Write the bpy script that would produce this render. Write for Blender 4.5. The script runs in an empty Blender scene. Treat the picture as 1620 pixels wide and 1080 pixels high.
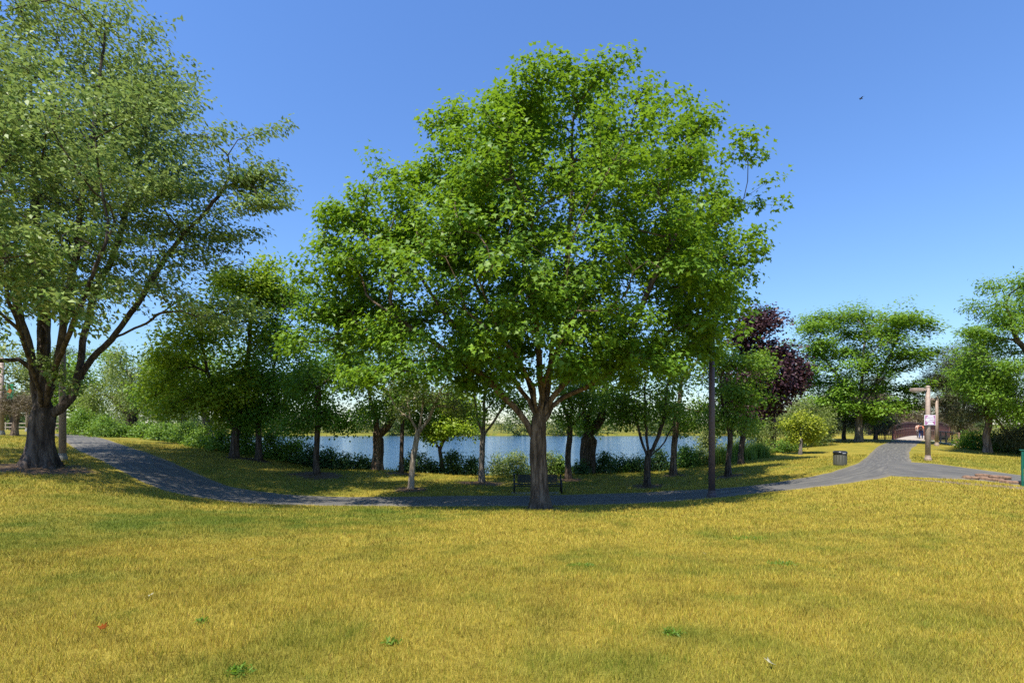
import bpy, bmesh, math, random
import numpy as np
from math import radians, sin, cos, pi
from mathutils import Vector, Matrix

scene = bpy.context.scene
COL = scene.collection
random.seed(7)

# ------------------------------------------------------------------ camera, sky, sun, exposure
F, CX, HY, HC = 810.0, 810.0, 672.0, 3.4        # focal length in photo pixels, centre column, horizon row, eye height (m)
cam_d = bpy.data.cameras.new('camera'); cam = bpy.data.objects.new('camera', cam_d); COL.objects.link(cam)
cam_d.sensor_width = 36.0; cam_d.lens = 18.0; cam_d.shift_y = (HY - 540.0) / 1620.0
cam_d.clip_start = 0.05; cam_d.clip_end = 6000
cam.location = (0, 0, HC); cam.rotation_euler = (radians(90), 0, 0)
scene.camera = cam

SUN_AZ = (-0.60, -0.80); SUN_EL = radians(62)
world = bpy.data.worlds.new('World'); scene.world = world; world.use_nodes = True
wn = world.node_tree.nodes; wl = world.node_tree.links
bg = wn['Background']
sky = wn.new('ShaderNodeTexSky'); sky.sky_type = 'NISHITA'; sky.sun_disc = False
sky.sun_elevation = SUN_EL; sky.sun_rotation = math.atan2(SUN_AZ[0], SUN_AZ[1])
sky.air_density = 1.6; sky.dust_density = 0.0; sky.ozone_density = 4.5; sky.altitude = 0
tint = wn.new('ShaderNodeMix'); tint.data_type = 'RGBA'; tint.blend_type = 'MULTIPLY'; tint.inputs[0].default_value = 1; tint.inputs[7].default_value = (.54, .70, 1, 1)
wl.new(sky.outputs[0], tint.inputs[6]); wl.new(tint.outputs[2], bg.inputs[0]); bg.inputs[1].default_value = 0.107
sun_d = bpy.data.lights.new('sun', 'SUN'); sun_d.energy = 4.6; sun_d.angle = radians(0.6); sun_d.color = (1.0, 0.94, 0.84)
sun = bpy.data.objects.new('sun', sun_d); COL.objects.link(sun)
sv = Vector((SUN_AZ[0] * cos(SUN_EL), SUN_AZ[1] * cos(SUN_EL), sin(SUN_EL)))
sun.rotation_euler = (-sv).to_track_quat('-Z', 'Y').to_euler(); sun.location = sv * 60
scene.view_settings.view_transform = 'Standard'; scene.view_settings.look = 'None'
scene.view_settings.exposure = 0.92; scene.view_settings.gamma = 1.0
scene.view_settings.use_curve_mapping = False
scene.render.engine = 'CYCLES'
cy = scene.cycles
cy.max_bounces = 8; cy.diffuse_bounces = 6; cy.glossy_bounces = 3; cy.transmission_bounces = 6; cy.transparent_max_bounces = 4
cy.use_denoising = False
cy.sample_clamp_indirect = 6.0

# ------------------------------------------------------------------ helpers
def P(px, py, d):
    return np.array([(px - CX) / F * d, d, HC - (py - HY) / F * d])

def nodes_mat(name):
    m = bpy.data.materials.new(name); m.use_nodes = True
    nt = m.node_tree; b = nt.nodes['Principled BSDF']
    return m, nt.nodes, nt.links, b

def mixc(N, L, fac, a, b, blend='MIX'):
    n = N.new('ShaderNodeMix'); n.data_type = 'RGBA'; n.blend_type = blend
    for k, v in ((0, fac), (6, a), (7, b)):
        if isinstance(v, bpy.types.NodeSocket): L.new(v, n.inputs[k])
        elif k == 0: n.inputs[0].default_value = v
        else: n.inputs[k].default_value = (*v, 1)
    return n.outputs[2]

def noise(N, L, vec, scale, detail=4, rough=.6, sc3=None):
    t = N.new('ShaderNodeTexNoise'); t.inputs['Scale'].default_value = scale
    t.inputs['Detail'].default_value = detail; t.inputs['Roughness'].default_value = rough
    if sc3 is not None:
        mp = N.new('ShaderNodeMapping'); mp.inputs['Scale'].default_value = sc3
        L.new(vec, mp.inputs[0]); vec = mp.outputs[0]
    if vec is not None: L.new(vec, t.inputs['Vector'])
    return t.outputs[0]

def ramp(N, L, fac, stops):
    r = N.new('ShaderNodeValToRGB'); e = r.color_ramp.elements
    while len(e) < len(stops): e.new(0.5)
    for el, (p, c) in zip(e, stops):
        el.position = p; el.color = (*c, 1) if len(c) == 3 else c
    L.new(fac, r.inputs[0]); return r.outputs[0]

def bump(N, L, b, h, strength, dist):
    n = N.new('ShaderNodeBump'); n.inputs['Strength'].default_value = strength; n.inputs['Distance'].default_value = dist
    L.new(h, n.inputs['Height']); L.new(n.outputs[0], b.inputs['Normal'])

def coords(N, kind='Object'):
    return N.new('ShaderNodeTexCoord').outputs[kind]

def mesh_np(name, V, faces, smooth=False):
    """V (n,3); faces: list of (m,k) int arrays"""
    me = bpy.data.meshes.new(name)
    V = np.ascontiguousarray(V, np.float32)
    me.vertices.add(len(V)); me.vertices.foreach_set('co', V.ravel())
    idx = np.concatenate([np.asarray(f, np.int32).ravel() for f in faces])
    tot = np.concatenate([np.full(len(f), f.shape[1], np.int32) for f in faces])
    st = np.concatenate([[0], np.cumsum(tot)[:-1]]).astype(np.int32)
    me.loops.add(len(idx)); me.loops.foreach_set('vertex_index', idx)
    me.polygons.add(len(tot)); me.polygons.foreach_set('loop_start', st)
    if smooth: me.polygons.foreach_set('use_smooth', np.ones(len(tot), bool))
    me.update(calc_edges=True)
    return me

def link(name, me, mat=None, parent=None, loc=(0, 0, 0)):
    o = bpy.data.objects.new(name, me); COL.objects.link(o)
    if mat is not None: me.materials.append(mat)
    o.location = loc
    if parent is not None: o.parent = parent
    return o

def tag(o, label=None, cat=None, group=None, kind=None):
    if label: o['label'] = label
    if cat: o['category'] = cat
    if group: o['group'] = group
    if kind: o['kind'] = kind
    return o

def empty(name, loc, label, cat, group=None, rz=0):
    o = bpy.data.objects.new(name, None); COL.objects.link(o); o.location = loc
    o.rotation_euler = (0, 0, rz); o.empty_display_size = .2
    return tag(o, label, cat, group)

class MB:
    """collects boxes, tubes and lathes into one mesh"""
    def __init__(s): s.V = []; s.F = []; s.n = 0
    def add(s, V, faces):
        s.V.append(np.asarray(V, float)); s.F += [[i + s.n for i in f] for f in faces]; s.n += len(V); return s
    def box(s, c, size, rot=None, bev=0.0):
        x, y, z = [v / 2 for v in size]
        if bev:
            bm = bmesh.new(); bmesh.ops.create_cube(bm, size=1)
            for v in bm.verts: v.co = Vector((v.co.x * 2 * x, v.co.y * 2 * y, v.co.z * 2 * z))
            bmesh.ops.bevel(bm, geom=bm.edges[:], offset=bev, segments=1, affect='EDGES')
            bm.verts.index_update()
            V = np.array([v.co[:] for v in bm.verts]); fs = [[v.index for v in f.verts] for f in bm.faces]; bm.free()
        else:
            V = np.array([(i * x, j * y, k * z) for i in (-1, 1) for j in (-1, 1) for k in (-1, 1)])
            fs = [(0, 1, 3, 2), (4, 6, 7, 5), (0, 4, 5, 1), (2, 3, 7, 6), (0, 2, 6, 4), (1, 5, 7, 3)]
        if rot is not None: V = V @ np.array(Matrix(rot).to_3x3()).T
        return s.add(V + np.array(c), fs)
    def bar(s, a, b, w, h):
        a = np.array(a, float); b = np.array(b, float); d = b - a; L = np.linalg.norm(d)
        q = Vector(d).to_track_quat('X', 'Z').to_matrix()
        return s.box((a + b) / 2, (L, w, h), q)
    def tube(s, pts, rad, sides=8, caps=True):
        pts = np.asarray(pts, float); rad = np.broadcast_to(rad, (len(pts),)) if np.ndim(rad) == 0 else np.asarray(rad)
        V, fs = tube_np(pts, rad, sides)
        fs = [list(f) for f in fs]
        if caps:
            fs.append(list(range(sides))[::-1]); fs.append(list(range(len(V) - sides, len(V))))
        return s.add(V, fs)
    def lathe(s, prof, sides=24, c=(0, 0, 0)):
        return s.tube([(c[0], c[1], c[2] + z) for r, z in prof], [r for r, z in prof], sides)
    def build(s, name, mat, parent=None, smooth=False):
        me = bpy.data.meshes.new(name); me.from_pydata(np.concatenate(s.V).tolist(), [], s.F)
        if smooth:
            for p in me.polygons: p.use_smooth = len(p.vertices) < 5
        me.update(); return link(name, me, mat, parent)

def tube_np(pts, rad, sides):
    n = len(pts)
    T = np.gradient(pts, axis=0); T /= np.linalg.norm(T, axis=1, keepdims=True) + 1e-9
    ref = np.array([1., 0, 0]) if abs(T[0][0]) < .8 else np.array([0, 1., 0])
    ang = np.arange(sides) * 2 * pi / sides
    U = np.empty_like(T); u = ref
    for i in range(n):
        u = u - T[i] * (u @ T[i]); u = u / (np.linalg.norm(u) + 1e-9); U[i] = u
    W = np.cross(T, U)
    V = pts[:, None] + rad[:, None, None] * (np.cos(ang)[None, :, None] * U[:, None] + np.sin(ang)[None, :, None] * W[:, None])
    i, j = np.meshgrid(np.arange(n - 1), np.arange(sides), indexing='ij'); i = i.ravel(); j = j.ravel(); k = (j + 1) % sides
    fs = np.stack([i * sides + j, i * sides + k, (i + 1) * sides + k, (i + 1) * sides + j], 1)
    return V.reshape(-1, 3), fs

# ------------------------------------------------------------------ value noise in numpy (for lawn patches)
_rs = np.random.RandomState(3); _G = _rs.rand(256, 256)
def vnoise(x, y, s):
    x = np.asarray(x) / s + 1000.; y = np.asarray(y) / s + 1000.
    xi = np.floor(x).astype(int); yi = np.floor(y).astype(int); fx = x - xi; fy = y - yi
    fx = fx * fx * (3 - 2 * fx); fy = fy * fy * (3 - 2 * fy)
    g = lambda a, b: _G[a % 256, b % 256]
    return (g(xi, yi) * (1 - fx) + g(xi + 1, yi) * fx) * (1 - fy) + (g(xi, yi + 1) * (1 - fx) + g(xi + 1, yi + 1) * fx) * fy
def fbm(x, y, s, o=3):
    t = 0; a = .5; w = 0
    for k in range(o): t = t + a * vnoise(x + 37 * k, y - 11 * k, s / 2 ** k); w += a; a *= .55
    return t / w

# ------------------------------------------------------------------ terrain: photo rows at known distances -> heights
ctrl = [  # px, py, distance
 (810,1080,3.33),(810,900,8),(810,850,12),(810,815,17.5),(853,803,21.3),(640,801,21.6),(1000,797,22),(700,779,26),(890,780,26),
 (762,762,30.5),(650,772,27),(810,757,33),(1127,786,22.9),(1024,768,28.5),(900,757,32),(928,750,34),(1065,750,33),(1152,752,29),(1100,740,36),
 (1200,775,23.3),(1300,760,23.6),(1430,757,23),(1400,800,16.5),(1400,850,11),(1620,800,16),(1620,850,11),(1620,900,8),(1620,1080,3.4),
 (1330,736,27),(1468,728,31),(1437,696,57),(1482,705,46),(1620,752,26),(1560,757,24.5),(1617,770,23),(1560,715,40),(1620,722,38),
 (1250,724,38),(1300,712,42),(1390,698,50),(1215,728,36),
 (62,738,22.5),(99,727,24.5),(250,769,22),(180,744,23.5),(110,712,28),(100,692,40),(0,683,40),(165,691,40),(210,691,44),(340,712,36),
 (371,722,33),(409,726,33),(480,742,33),(500,748,30),(597,745,33.5),(635,748,33),(330,792,21.5),(430,798,21.5),(375,768,26),(470,781,25.5),(430,850,12.3),(430,900,8.2),
 (0,800,14),(100,780,16),(0,900,7.5),(0,1080,3.4),(430,1080,3.35),(1200,1080,3.35),(1150,850,11.8),(1150,900,8.1)]
C3 = [P(*c) for c in ctrl]
C3 += [np.array(v, float) for v in ((0,0,1.78),(0,-12,1.8),(-20,-10,1.7),(20,-10,1.7),(-20,5,1.5),(20,5,1.3),(-60,60,2.7),(-60,20,2.2),(-75,85,2.6),(-70,0,1.9),
      (50,20,.8),(60,40,1.0),(58,0,.9),(60,80,1.6),(0,40,-.1),(0,60,-.2),(20,60,.9),(-30,70,2.0))]
C3 = np.array(C3)
def tps(r): return np.where(r > 1e-6, r * r * np.log(r + 1e-9), 0)
_n = len(C3); _D = np.linalg.norm(C3[:, None, :2] - C3[None, :, :2], axis=2) / 10
_K = tps(_D) + np.eye(_n) * 0.02; _Pm = np.c_[np.ones(_n), C3[:, :2] / 10]
_A = np.block([[_K, _Pm], [_Pm.T, np.zeros((3, 3))]])
_w = np.linalg.solve(_A, np.r_[C3[:, 2], np.zeros(3)])
LAKE = np.array([(-34,46),(-22.3,38.6),(-17.8,36.4),(-14.5,35.8),(-9.3,36),(-2.2,36),(4,36),(8.6,36.6),(13.8,38.8),(19.6,45),(27.5,56),(36,63),(47,66),(62,57),(100,36),
      (106,46),(70,67),(56,76),(48,86),(55,110),(80,160),(110,225),(40,232),(-40,222),(-110,235),(-190,220),(-120,130),(-75,88),(-52,62)], float)
WATER_Z = -1.6
def lake_in(x, y):   # signed distance, positive inside the lake outline
    p = np.stack([x, y], -1); d = np.full(x.shape, 1e9); ins = np.zeros(x.shape, bool)
    for a, b in zip(LAKE, np.roll(LAKE, -1, 0)):
        e = b - a; t = np.clip(((p - a) @ e) / (e @ e), 0, 1); d = np.minimum(d, np.linalg.norm(p - a - t[..., None] * e, axis=-1))
        c = (a[1] <= y) != (b[1] <= y)
        with np.errstate(divide='ignore', invalid='ignore'):
            ins ^= c & (x < (b[0] - a[0]) * (y - a[1]) / (b[1] - a[1]) + a[0])
    return np.where(ins, d, -d)
def sstep(a, b, t): t = np.clip((t - a) / (b - a), 0, 1); return t * t * (3 - 2 * t)
def land(x, y):
    xc = np.clip(x, -75, 60); yc = np.clip(y, -12, 85); q = np.stack([xc, yc], -1); z = _w[_n] + _w[_n + 1] * xc / 10 + _w[_n + 2] * yc / 10
    for i in range(_n): z = z + _w[i] * tps(np.linalg.norm(q - C3[i, :2], axis=-1) / 10)
    far = sstep(95, 170, y); z = z * (1 - far) + far * (-.7 + .004 * np.maximum(y - 225, 0))
    z = z + .035 * (fbm(x, y, 2.2, 2) - .5) * sstep(3, 8, np.hypot(x, y))
    t = sstep(-1.2, 5.5, lake_in(x, y))
    return z * (1 - t) + t * -3.0
def axis(lo, hi, step, far_lo, far_hi, g=1.13):
    a = list(np.arange(lo, hi + 1e-6, step)); s = step
    while a[-1] < far_hi: s *= g; a.append(a[-1] + s)
    s = step
    while a[0] > far_lo: s *= g; a.insert(0, a[0] - s)
    return np.array(a)
GX = axis(-34, 34, .32, -1500, 1500); GY = axis(-4, 46, .28, -250, 2500)
_X, _Y = np.meshgrid(GX, GY, indexing='ij'); GZ = land(_X, _Y)
def gz(x, y):
    x = np.asarray(x, float); y = np.asarray(y, float)
    i = np.clip(np.searchsorted(GX, x) - 1, 0, len(GX) - 2); j = np.clip(np.searchsorted(GY, y) - 1, 0, len(GY) - 2)
    u = np.clip((x - GX[i]) / (GX[i + 1] - GX[i]), 0, 1); v = np.clip((y - GY[j]) / (GY[j + 1] - GY[j]), 0, 1)
    return (GZ[i, j] * (1 - u) + GZ[i + 1, j] * u) * (1 - v) + (GZ[i, j + 1] * (1 - u) + GZ[i + 1, j + 1] * u) * v
_ds = np.exp(np.linspace(math.log(2.5), math.log(160), 4000))
def hit(px, py):
    x = (px - CX) / F * _ds; z = HC - (py - HY) / F * _ds; below = z <= gz(x, _ds)
    k = int(np.argmax(below)) if below.any() else len(_ds) - 1
    d = _ds[k]; return np.array([x[k], d, float(gz(x[k], d))])
def spot(px, d): x = (px - CX) / F * d; return np.array([x, d, float(gz(x, d))])

# lawn colour fields: where the grass is greener, where soil is bare
green_spots = [(330,815,2.6,1.0),(470,815,3.0,1.0),(600,812,2.4,.8),(200,830,2.0,.9),(60,860,1.2,.7),(730,812,2,.5),(900,812,2.0,.4),(1190,850,.8,.9),(1240,890,.7,.6),(1300,900,.8,.55),(1330,815,1.6,.4),
   (100,770,2.5,.8),(20,830,1.5,.6),(620,768,4,.45),(800,765,5,.5),(980,770,4,.5),(520,760,4,.5),(1150,745,4,.3),(420,760,3,.3),(1065,1000,.25,.6),(380,1065,.2,.8),(1500,850,1.2,.3),(1335,740,1.5,.7),(930,880,.8,.4),
   (1560,735,4,.5)]
soil_spots = [(62,742,2.0),(500,750,1.5),(635,749,1.0),(650,774,.95),(762,764,1.3),(853,804,.85),(900,759,.9),(1024,769,1.0),(1065,752,.8),(1152,753,.8),(409,728,.8),(371,724,.6)]
_gs = [(hit(a, b), r, w) for a, b, r, w in green_spots]; _ss = [(hit(a, b), r) for a, b, r in soil_spots]
def green_f(x, y):
    v = .75 * (fbm(x, y, 3.5, 4) - .5) + 1.1 * (fbm(x + 50, y + 9, .7, 3) - .5) + .06
    for c, r, w in _gs: v = v + w * .38 * np.exp(-((x - c[0]) ** 2 / (1.6 * r) ** 2 + (y - c[1]) ** 2 / r ** 2))
    v = v + .14 * sstep(24, 32, y) + .4 * sstep(100, 160, y)
    return np.clip(v, 0, 1)
def soil_f(x, y):
    v = np.zeros_like(x); nz = fbm(x, y, .6, 3)
    for c, r in _ss:
        q = np.hypot((x - c[0]) / 1.25, y - c[1]) / r; v = np.maximum(v, sstep(1.05, .62, q + .7 * (nz - .5)) if False else 1 - sstep(.62, 1.05, q + .7 * (nz - .5)))
    return v

# ------------------------------------------------------------------ ground sheet
def ground_material():
    m, N, L, b = nodes_mat('dry_lawn')
    g = N.new('ShaderNodeAttribute'); g.attribute_name = 'green'; s = N.new('ShaderNodeAttribute'); s.attribute_name = 'soil'
    co = coords(N)
    n1 = noise(N, L, co, 9.0, 6, .75); n2 = noise(N, L, co, 1.1, 5, .7); n3 = noise(N, L, co, 60.0, 3, .7); n4 = noise(N, L, co, .12, 4, .6)
    dry = ramp(N, L, n1, [(.3, (.17, .12, .016)), (.5, (.32, .24, .03)), (.72, (.46, .36, .065))])
    dry = mixc(N, L, n2, dry, mixc(N, L, .55, dry, (.20, .19, .03)))
    grn = ramp(N, L, n1, [(.3, (.045, .075, .008)), (.6, (.11, .15, .018)), (.8, (.2, .21, .035))])
    ga = N.new('ShaderNodeMath'); ga.operation = 'MULTIPLY_ADD'; L.new(n3, ga.inputs[0]); ga.inputs[1].default_value = .5; 
    sub = N.new('ShaderNodeMath'); sub.operation = 'SUBTRACT'; L.new(g.outputs[2], sub.inputs[0]); sub.inputs[1].default_value = .25; L.new(sub.outputs[0], ga.inputs[2]); ga.use_clamp = True
    c = mixc(N, L, ga.outputs[0], dry, grn)
    soilc = ramp(N, L, n3, [(.3, (.06, .038, .022)), (.7, (.19, .125, .075))])
    c = mixc(N, L, s.outputs[2], c, soilc)
    dark = ramp(N, L, n3, [(.25, (.45, .45, .45)), (.6, (1, 1, 1))])
    c = mixc(N, L, .8, c, dark, 'MULTIPLY')
    L.new(c, b.inputs['Base Color']); b.inputs['Roughness'].default_value = .9; b.inputs['Specular IOR Level'].default_value = .15
    bump(N, L, b, n3, .7, .03); return m
V = np.stack([_X, _Y, GZ], -1).reshape(-1, 3); nx, ny = len(GX), len(GY)
i, j = np.meshgrid(np.arange(nx - 1), np.arange(ny - 1), indexing='ij'); i = i.ravel(); j = j.ravel()
fs = np.stack([i * ny + j, (i + 1) * ny + j, (i + 1) * ny + j + 1, i * ny + j + 1], 1)
me = mesh_np('ground', V, [fs], True)
a = me.attributes.new('green', 'FLOAT', 'POINT'); a.data.foreach_set('value', green_f(V[:, 0], V[:, 1]).astype(np.float32))
a = me.attributes.new('soil', 'FLOAT', 'POINT'); a.data.foreach_set('value', soil_f(V[:, 0], V[:, 1]).astype(np.float32))
tag(link('ground', me, ground_material()), 'dry golden park lawn sloping down to the lake', kind='structure')

# ------------------------------------------------------------------ water
m, N, L, b = nodes_mat('lake_water')
b.inputs['Base Color'].default_value = (.03, .075, .13, 1); b.inputs['Roughness'].default_value = .12; b.inputs['IOR'].default_value = 1.333
co = coords(N)
h1 = noise(N, L, co, 1.3, 4, .65, (.4, 1.5, 1)); h2 = noise(N, L, co, .16, 3, .5, (.5, 1.4, 1))
hh = N.new('ShaderNodeMath'); hh.operation = 'MULTIPLY'; L.new(h1, hh.inputs[0]); L.new(h2, hh.inputs[1])
bump(N, L, b, hh.outputs[0], 1.0, .55)
me = mesh_np('lake', np.array([(-420, 20, WATER_Z), (260, 20, WATER_Z), (260, 262, WATER_Z), (-420, 262, WATER_Z)]), [np.array([[0, 1, 2, 3]])])
tag(link('lake', me, m), 'calm blue lake beyond the row of trees', kind='structure')

# ------------------------------------------------------------------ asphalt paths
def path_material():
    m, N, L, b = nodes_mat('worn_asphalt')
    uv = N.new('ShaderNodeUVMap').outputs[0]; co = coords(N)
    fine = noise(N, L, co, 90, 2, .8); streak = noise(N, L, uv, 1.0, 5, .7, (.55, 5, 1)); big = noise(N, L, uv, 1.0, 3, .5, (.14, .7, 1))
    c = ramp(N, L, streak, [(.3, (.066, .063, .057)), (.5, (.108, .103, .09)), (.66, (.20, .185, .15))])
    c = mixc(N, L, big, c, mixc(N, L, .6, c, (.082, .08, .076)))
    f = ramp(N, L, fine, [(.3, (.6, .6, .6)), (.7, (1.25, 1.25, 1.25))])
    c = mixc(N, L, .7, c, f, 'MULTIPLY')
    ed = N.new('ShaderNodeAttribute'); ed.attribute_name = 'edge'
    n = noise(N, L, co, 5, 4, .7); mm = N.new('ShaderNodeMath'); mm.operation = 'MULTIPLY'; L.new(ed.outputs[2], mm.inputs[0]); L.new(n, mm.inputs[1])
    c = mixc(N, L, mm.outputs[0], c, (.23, .19, .12))
    L.new(c, b.inputs['Base Color']); b.inputs['Roughness'].default_value = .85; b.inputs['Specular IOR Level'].default_value = .25
    bump(N, L, b, fine, .35, .01); return m
ASPH = path_material()
def strip(name, stations, lift, label):
    A = np.array([hit(*s[0])[:2] for s in stations]); B = np.array([hit(*s[1])[:2] for s in stations])
    def dense(Q):
        t = np.arange(len(Q)); tt = np.linspace(0, len(Q) - 1, (len(Q) - 1) * 12 + 1); out = []
        for k in range(2):   # Catmull-Rom
            q = np.r_[2 * Q[0, k] - Q[1, k], Q[:, k], 2 * Q[-1, k] - Q[-2, k]]; i = np.minimum(tt.astype(int), len(Q) - 2); f = tt - i
            p0, p1, p2, p3 = q[i], q[i + 1], q[i + 2], q[i + 3]
            out.append(.5 * (2 * p1 + (p2 - p0) * f + (2 * p0 - 5 * p1 + 4 * p2 - p3) * f ** 2 + (3 * p1 - p0 - 3 * p2 + p3) * f ** 3))
        return np.stack(out, 1)
    A = dense(A); B = dense(B); K = 12; s = np.linspace(0, 1, K + 1)
    wob = (vnoise(np.arange(len(A)) * .35, np.zeros(len(A)), 1) - .5) * .12
    dn = (B - A) / np.linalg.norm(B - A, axis=1, keepdims=True); A = A + dn * wob[:, None]; B = B - dn * wob[::-1, None]
    Q = A[:, None] * (1 - s)[None, :, None] + B[:, None] * s[None, :, None]
    z = gz(Q[..., 0], Q[..., 1]) + lift; z[:, 0] -= .05; z[:, -1] -= .05
    V = np.concatenate([Q, z[..., None]], -1).reshape(-1, 3); n = len(A)
    i, j = np.meshgrid(np.arange(n - 1), np.arange(K), indexing='ij'); i = i.ravel(); j = j.ravel()
    fs = np.stack([i * (K + 1) + j, i * (K + 1) + j + 1, (i + 1) * (K + 1) + j + 1, (i + 1) * (K + 1) + j], 1)
    me = mesh_np(name, V, [fs], True)
    mid = (A + B) / 2; arc = np.r_[0, np.cumsum(np.linalg.norm(np.diff(mid, axis=0), axis=1))]
    uvv = np.stack([np.repeat(arc, K + 1), np.tile(s * 3.4, n)], 1)
    ul = me.uv_layers.new(name='UVMap'); ul.data.foreach_set('uv', uvv[fs.ravel()].astype(np.float32).ravel())
    e = np.zeros((n, K + 1), np.float32); e[:, (0, 1, -2, -1)] = (.9, .5, .5, .9); e[:16] = 0 if 'branch' in label else e[:16]
    a = me.attributes.new('edge', 'FLOAT', 'POINT'); a.data.foreach_set('value', e.ravel())
    o = link(name, me, ASPH); tag(o, label, kind='structure'); return np.concatenate([A, B[::-1]])
ST = [((70,686.5),(112,686)),((88,690),(140,689)),((100,698),(168,694)),((118,711),(205,706)),((160,731),(262,725)),((205,755),(318,748)),((262,777),(368,768)),((340,791),(440,779)),((430,798),(520,784)),((530,800),(600,785)),
 ((640,801),(690,784)),((760,801),(790,783)),((880,800),(890,782)),((1000,797),(995,779)),((1080,792),(1070,775)),((1150,786),(1135,772)),((1220,778),(1200,766)),((1300,770),(1270,755)),((1370,761),(1320,744)),((1420,752),(1350,734)),
 ((1446,737),(1366,724)),((1442,722),(1375,716)),((1443,712),(1385,707)),((1455,702),(1398,701)),((1463,696.5),(1413,697))]
PATH1 = strip('path', ST, .022, 'curving grey asphalt park path along the lake')
SB = [((1405,754),(1405,728)),((1470,756.5),(1478,733)),((1530,759),(1530,739.5)),((1600,766),(1600,749)),((1720,778),(1720,764))]
PATH2 = strip('path', SB, .030, 'asphalt branch path running off beside the row of stones')
def inside(poly, x, y):
    ins = np.zeros(x.shape, bool)
    for a, b in zip(poly, np.roll(poly, -1, 0)):
        c = (a[1] <= y) != (b[1] <= y)
        with np.errstate(divide='ignore', invalid='ignore'): ins ^= c & (x < (b[0] - a[0]) * (y - a[1]) / (b[1] - a[1]) + a[0])
    return ins
# bare planting bed beside the branch path
bedpx = [(1425,757),(1500,761),(1560,766),(1640,772)]; bedn = [(1440,759),(1500,764),(1560,769.5),(1640,777)]
Va = np.array([hit(*p) for p in bedpx] + [hit(*p) for p in bedn]); Va[:, 2] += .014
m, N, L, b = nodes_mat('dry_soil'); co = coords(N); n = noise(N, L, co, 25, 5, .7)
L.new(ramp(N, L, n, [(.3, (.07, .05, .035)), (.7, (.27, .2, .14))]), b.inputs['Base Color']); b.inputs['Roughness'].default_value = .95; bump(N, L, b, n, .8, .03)
tag(link('planting_bed', mesh_np('planting_bed', Va, [np.array([[4, 5, 1, 0], [5, 6, 2, 1], [6, 7, 3, 2]])]), m), 'bare soil bed along the branch path', kind='structure')

# ------------------------------------------------------------------ lawn blades
def grass_blades():
    rng = np.random.RandomState(11); XS = []; 
    for d0, d1, dens, hgt, wid in ((2.0, 4.5, 7000, .042, .0042), (4.5, 7, 4200, .046, .0052), (7, 11, 1700, .052, .008), (11, 16, 650, .06, .013), (16, 27, 230, .07, .022), (27, 37, 90, .08, .03)):
        dg = np.linspace(d0, d1, 400); wd_ = 1.05 * dg + 2.6; cdf = np.cumsum(wd_); n = int(dens * 2 * np.trapezoid(wd_, dg)) if hasattr(np, 'trapezoid') else int(dens * 2 * np.trapz(wd_, dg))
        n = int(n * (.9 if d0 < 7 else 1)); d = np.interp(rng.rand(n), cdf / cdf[-1], dg); x = (rng.rand(n) * 2 - 1) * (1.05 * d + 2.6)
        keep = (soil_f(x, d) < .5 + .3 * rng.rand(n)) & ~inside(PATH1, x, d) & ~inside(PATH2, x, d) & (lake_in(x, d) < -.5)
        x = x[keep]; d = d[keep]; XS.append(np.c_[x, d, np.full(len(x), hgt), np.full(len(x), wid)])
    Q = np.concatenate(XS); n = len(Q); x, y = Q[:, 0], Q[:, 1]
    tuft = .55 + .9 * fbm(x, y, .22, 2) * (.6 + .8 * fbm(x + 9, y, 1.4, 2))
    h = Q[:, 2] * (.5 + .75 * rng.rand(n)) * tuft * 1.25; w = Q[:, 3] * (.7 + .6 * rng.rand(n))
    wind = 2.2 * fbm(x, y, .45, 2) * 2 * pi
    az = wind + rng.randn(n) * 2.0; lean = .1 + .65 * rng.rand(n)
    yaw = rng.rand(n) * 2 * pi
    z = gz(x, y) - .004; base = np.c_[x, y, z]
    side = np.c_[np.cos(yaw), np.sin(yaw), np.zeros(n)] * (w / 2)[:, None]
    tip = base + np.c_[np.cos(az) * h * lean, np.sin(az) * h * lean, h]
    V = np.stack([base - side, base + side, tip], 1).reshape(-1, 3); fs = np.arange(3 * n).reshape(-1, 3)
    me = mesh_np('lawn_grass', V, [fs])
    g = np.clip(green_f(x, y) * 1.2 - .12 + .34 * (rng.rand(n) - .5) + .9 * sstep(.70, .80, fbm(x + 3, y + 31, .28, 3)) * rng.rand(n), 0, 1)[:, None]; r = rng.rand(n)[:, None]; r2 = rng.rand(n)[:, None]
    dry = np.array([.36, .265, .020]) * (1 - r) + np.array([.66, .53, .10]) * r
    dry = np.where(r2 < .12, np.array([.22, .13, .03]), dry); dry = np.where(r2 > .78, np.array([.27, .27, .025]), dry); pt = sstep(.5, .72, fbm(x + 20, y + 70, .55, 3))[:, None]; dry = dry * (1 - .26 * pt)
    grn = np.array([.095, .135, .008]) * (1 - r) + np.array([.22, .265, .028]) * r
    c = dry * (1 - g) + grn * g
    a = me.attributes.new('blade_col', 'FLOAT_COLOR', 'FACE'); a.data.foreach_set('color', np.c_[c, np.ones(n)].astype(np.float32).ravel())
    m, N, L, b = nodes_mat('grass_blade')
    at = N.new('ShaderNodeAttribute'); at.attribute_name = 'blade_col'
    L.new(at.outputs[0], b.inputs['Base Color']); b.inputs['Roughness'].default_value = .7; b.inputs['Specular IOR Level'].default_value = .2
    tr = N.new('ShaderNodeBsdfTranslucent'); L.new(at.outputs[0], tr.inputs[0]); mx = N.new('ShaderNodeMixShader'); mx.inputs[0].default_value = .3
    L.new(b.outputs[0], mx.inputs[1]); L.new(tr.outputs[0], mx.inputs[2]); L.new(mx.outputs[0], N['Material Output'].inputs[0])
    tag(link('lawn_grass', me, m), 'short dry yellow grass blades covering the lawn', 'grass', kind='stuff')
grass_blades()

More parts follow.
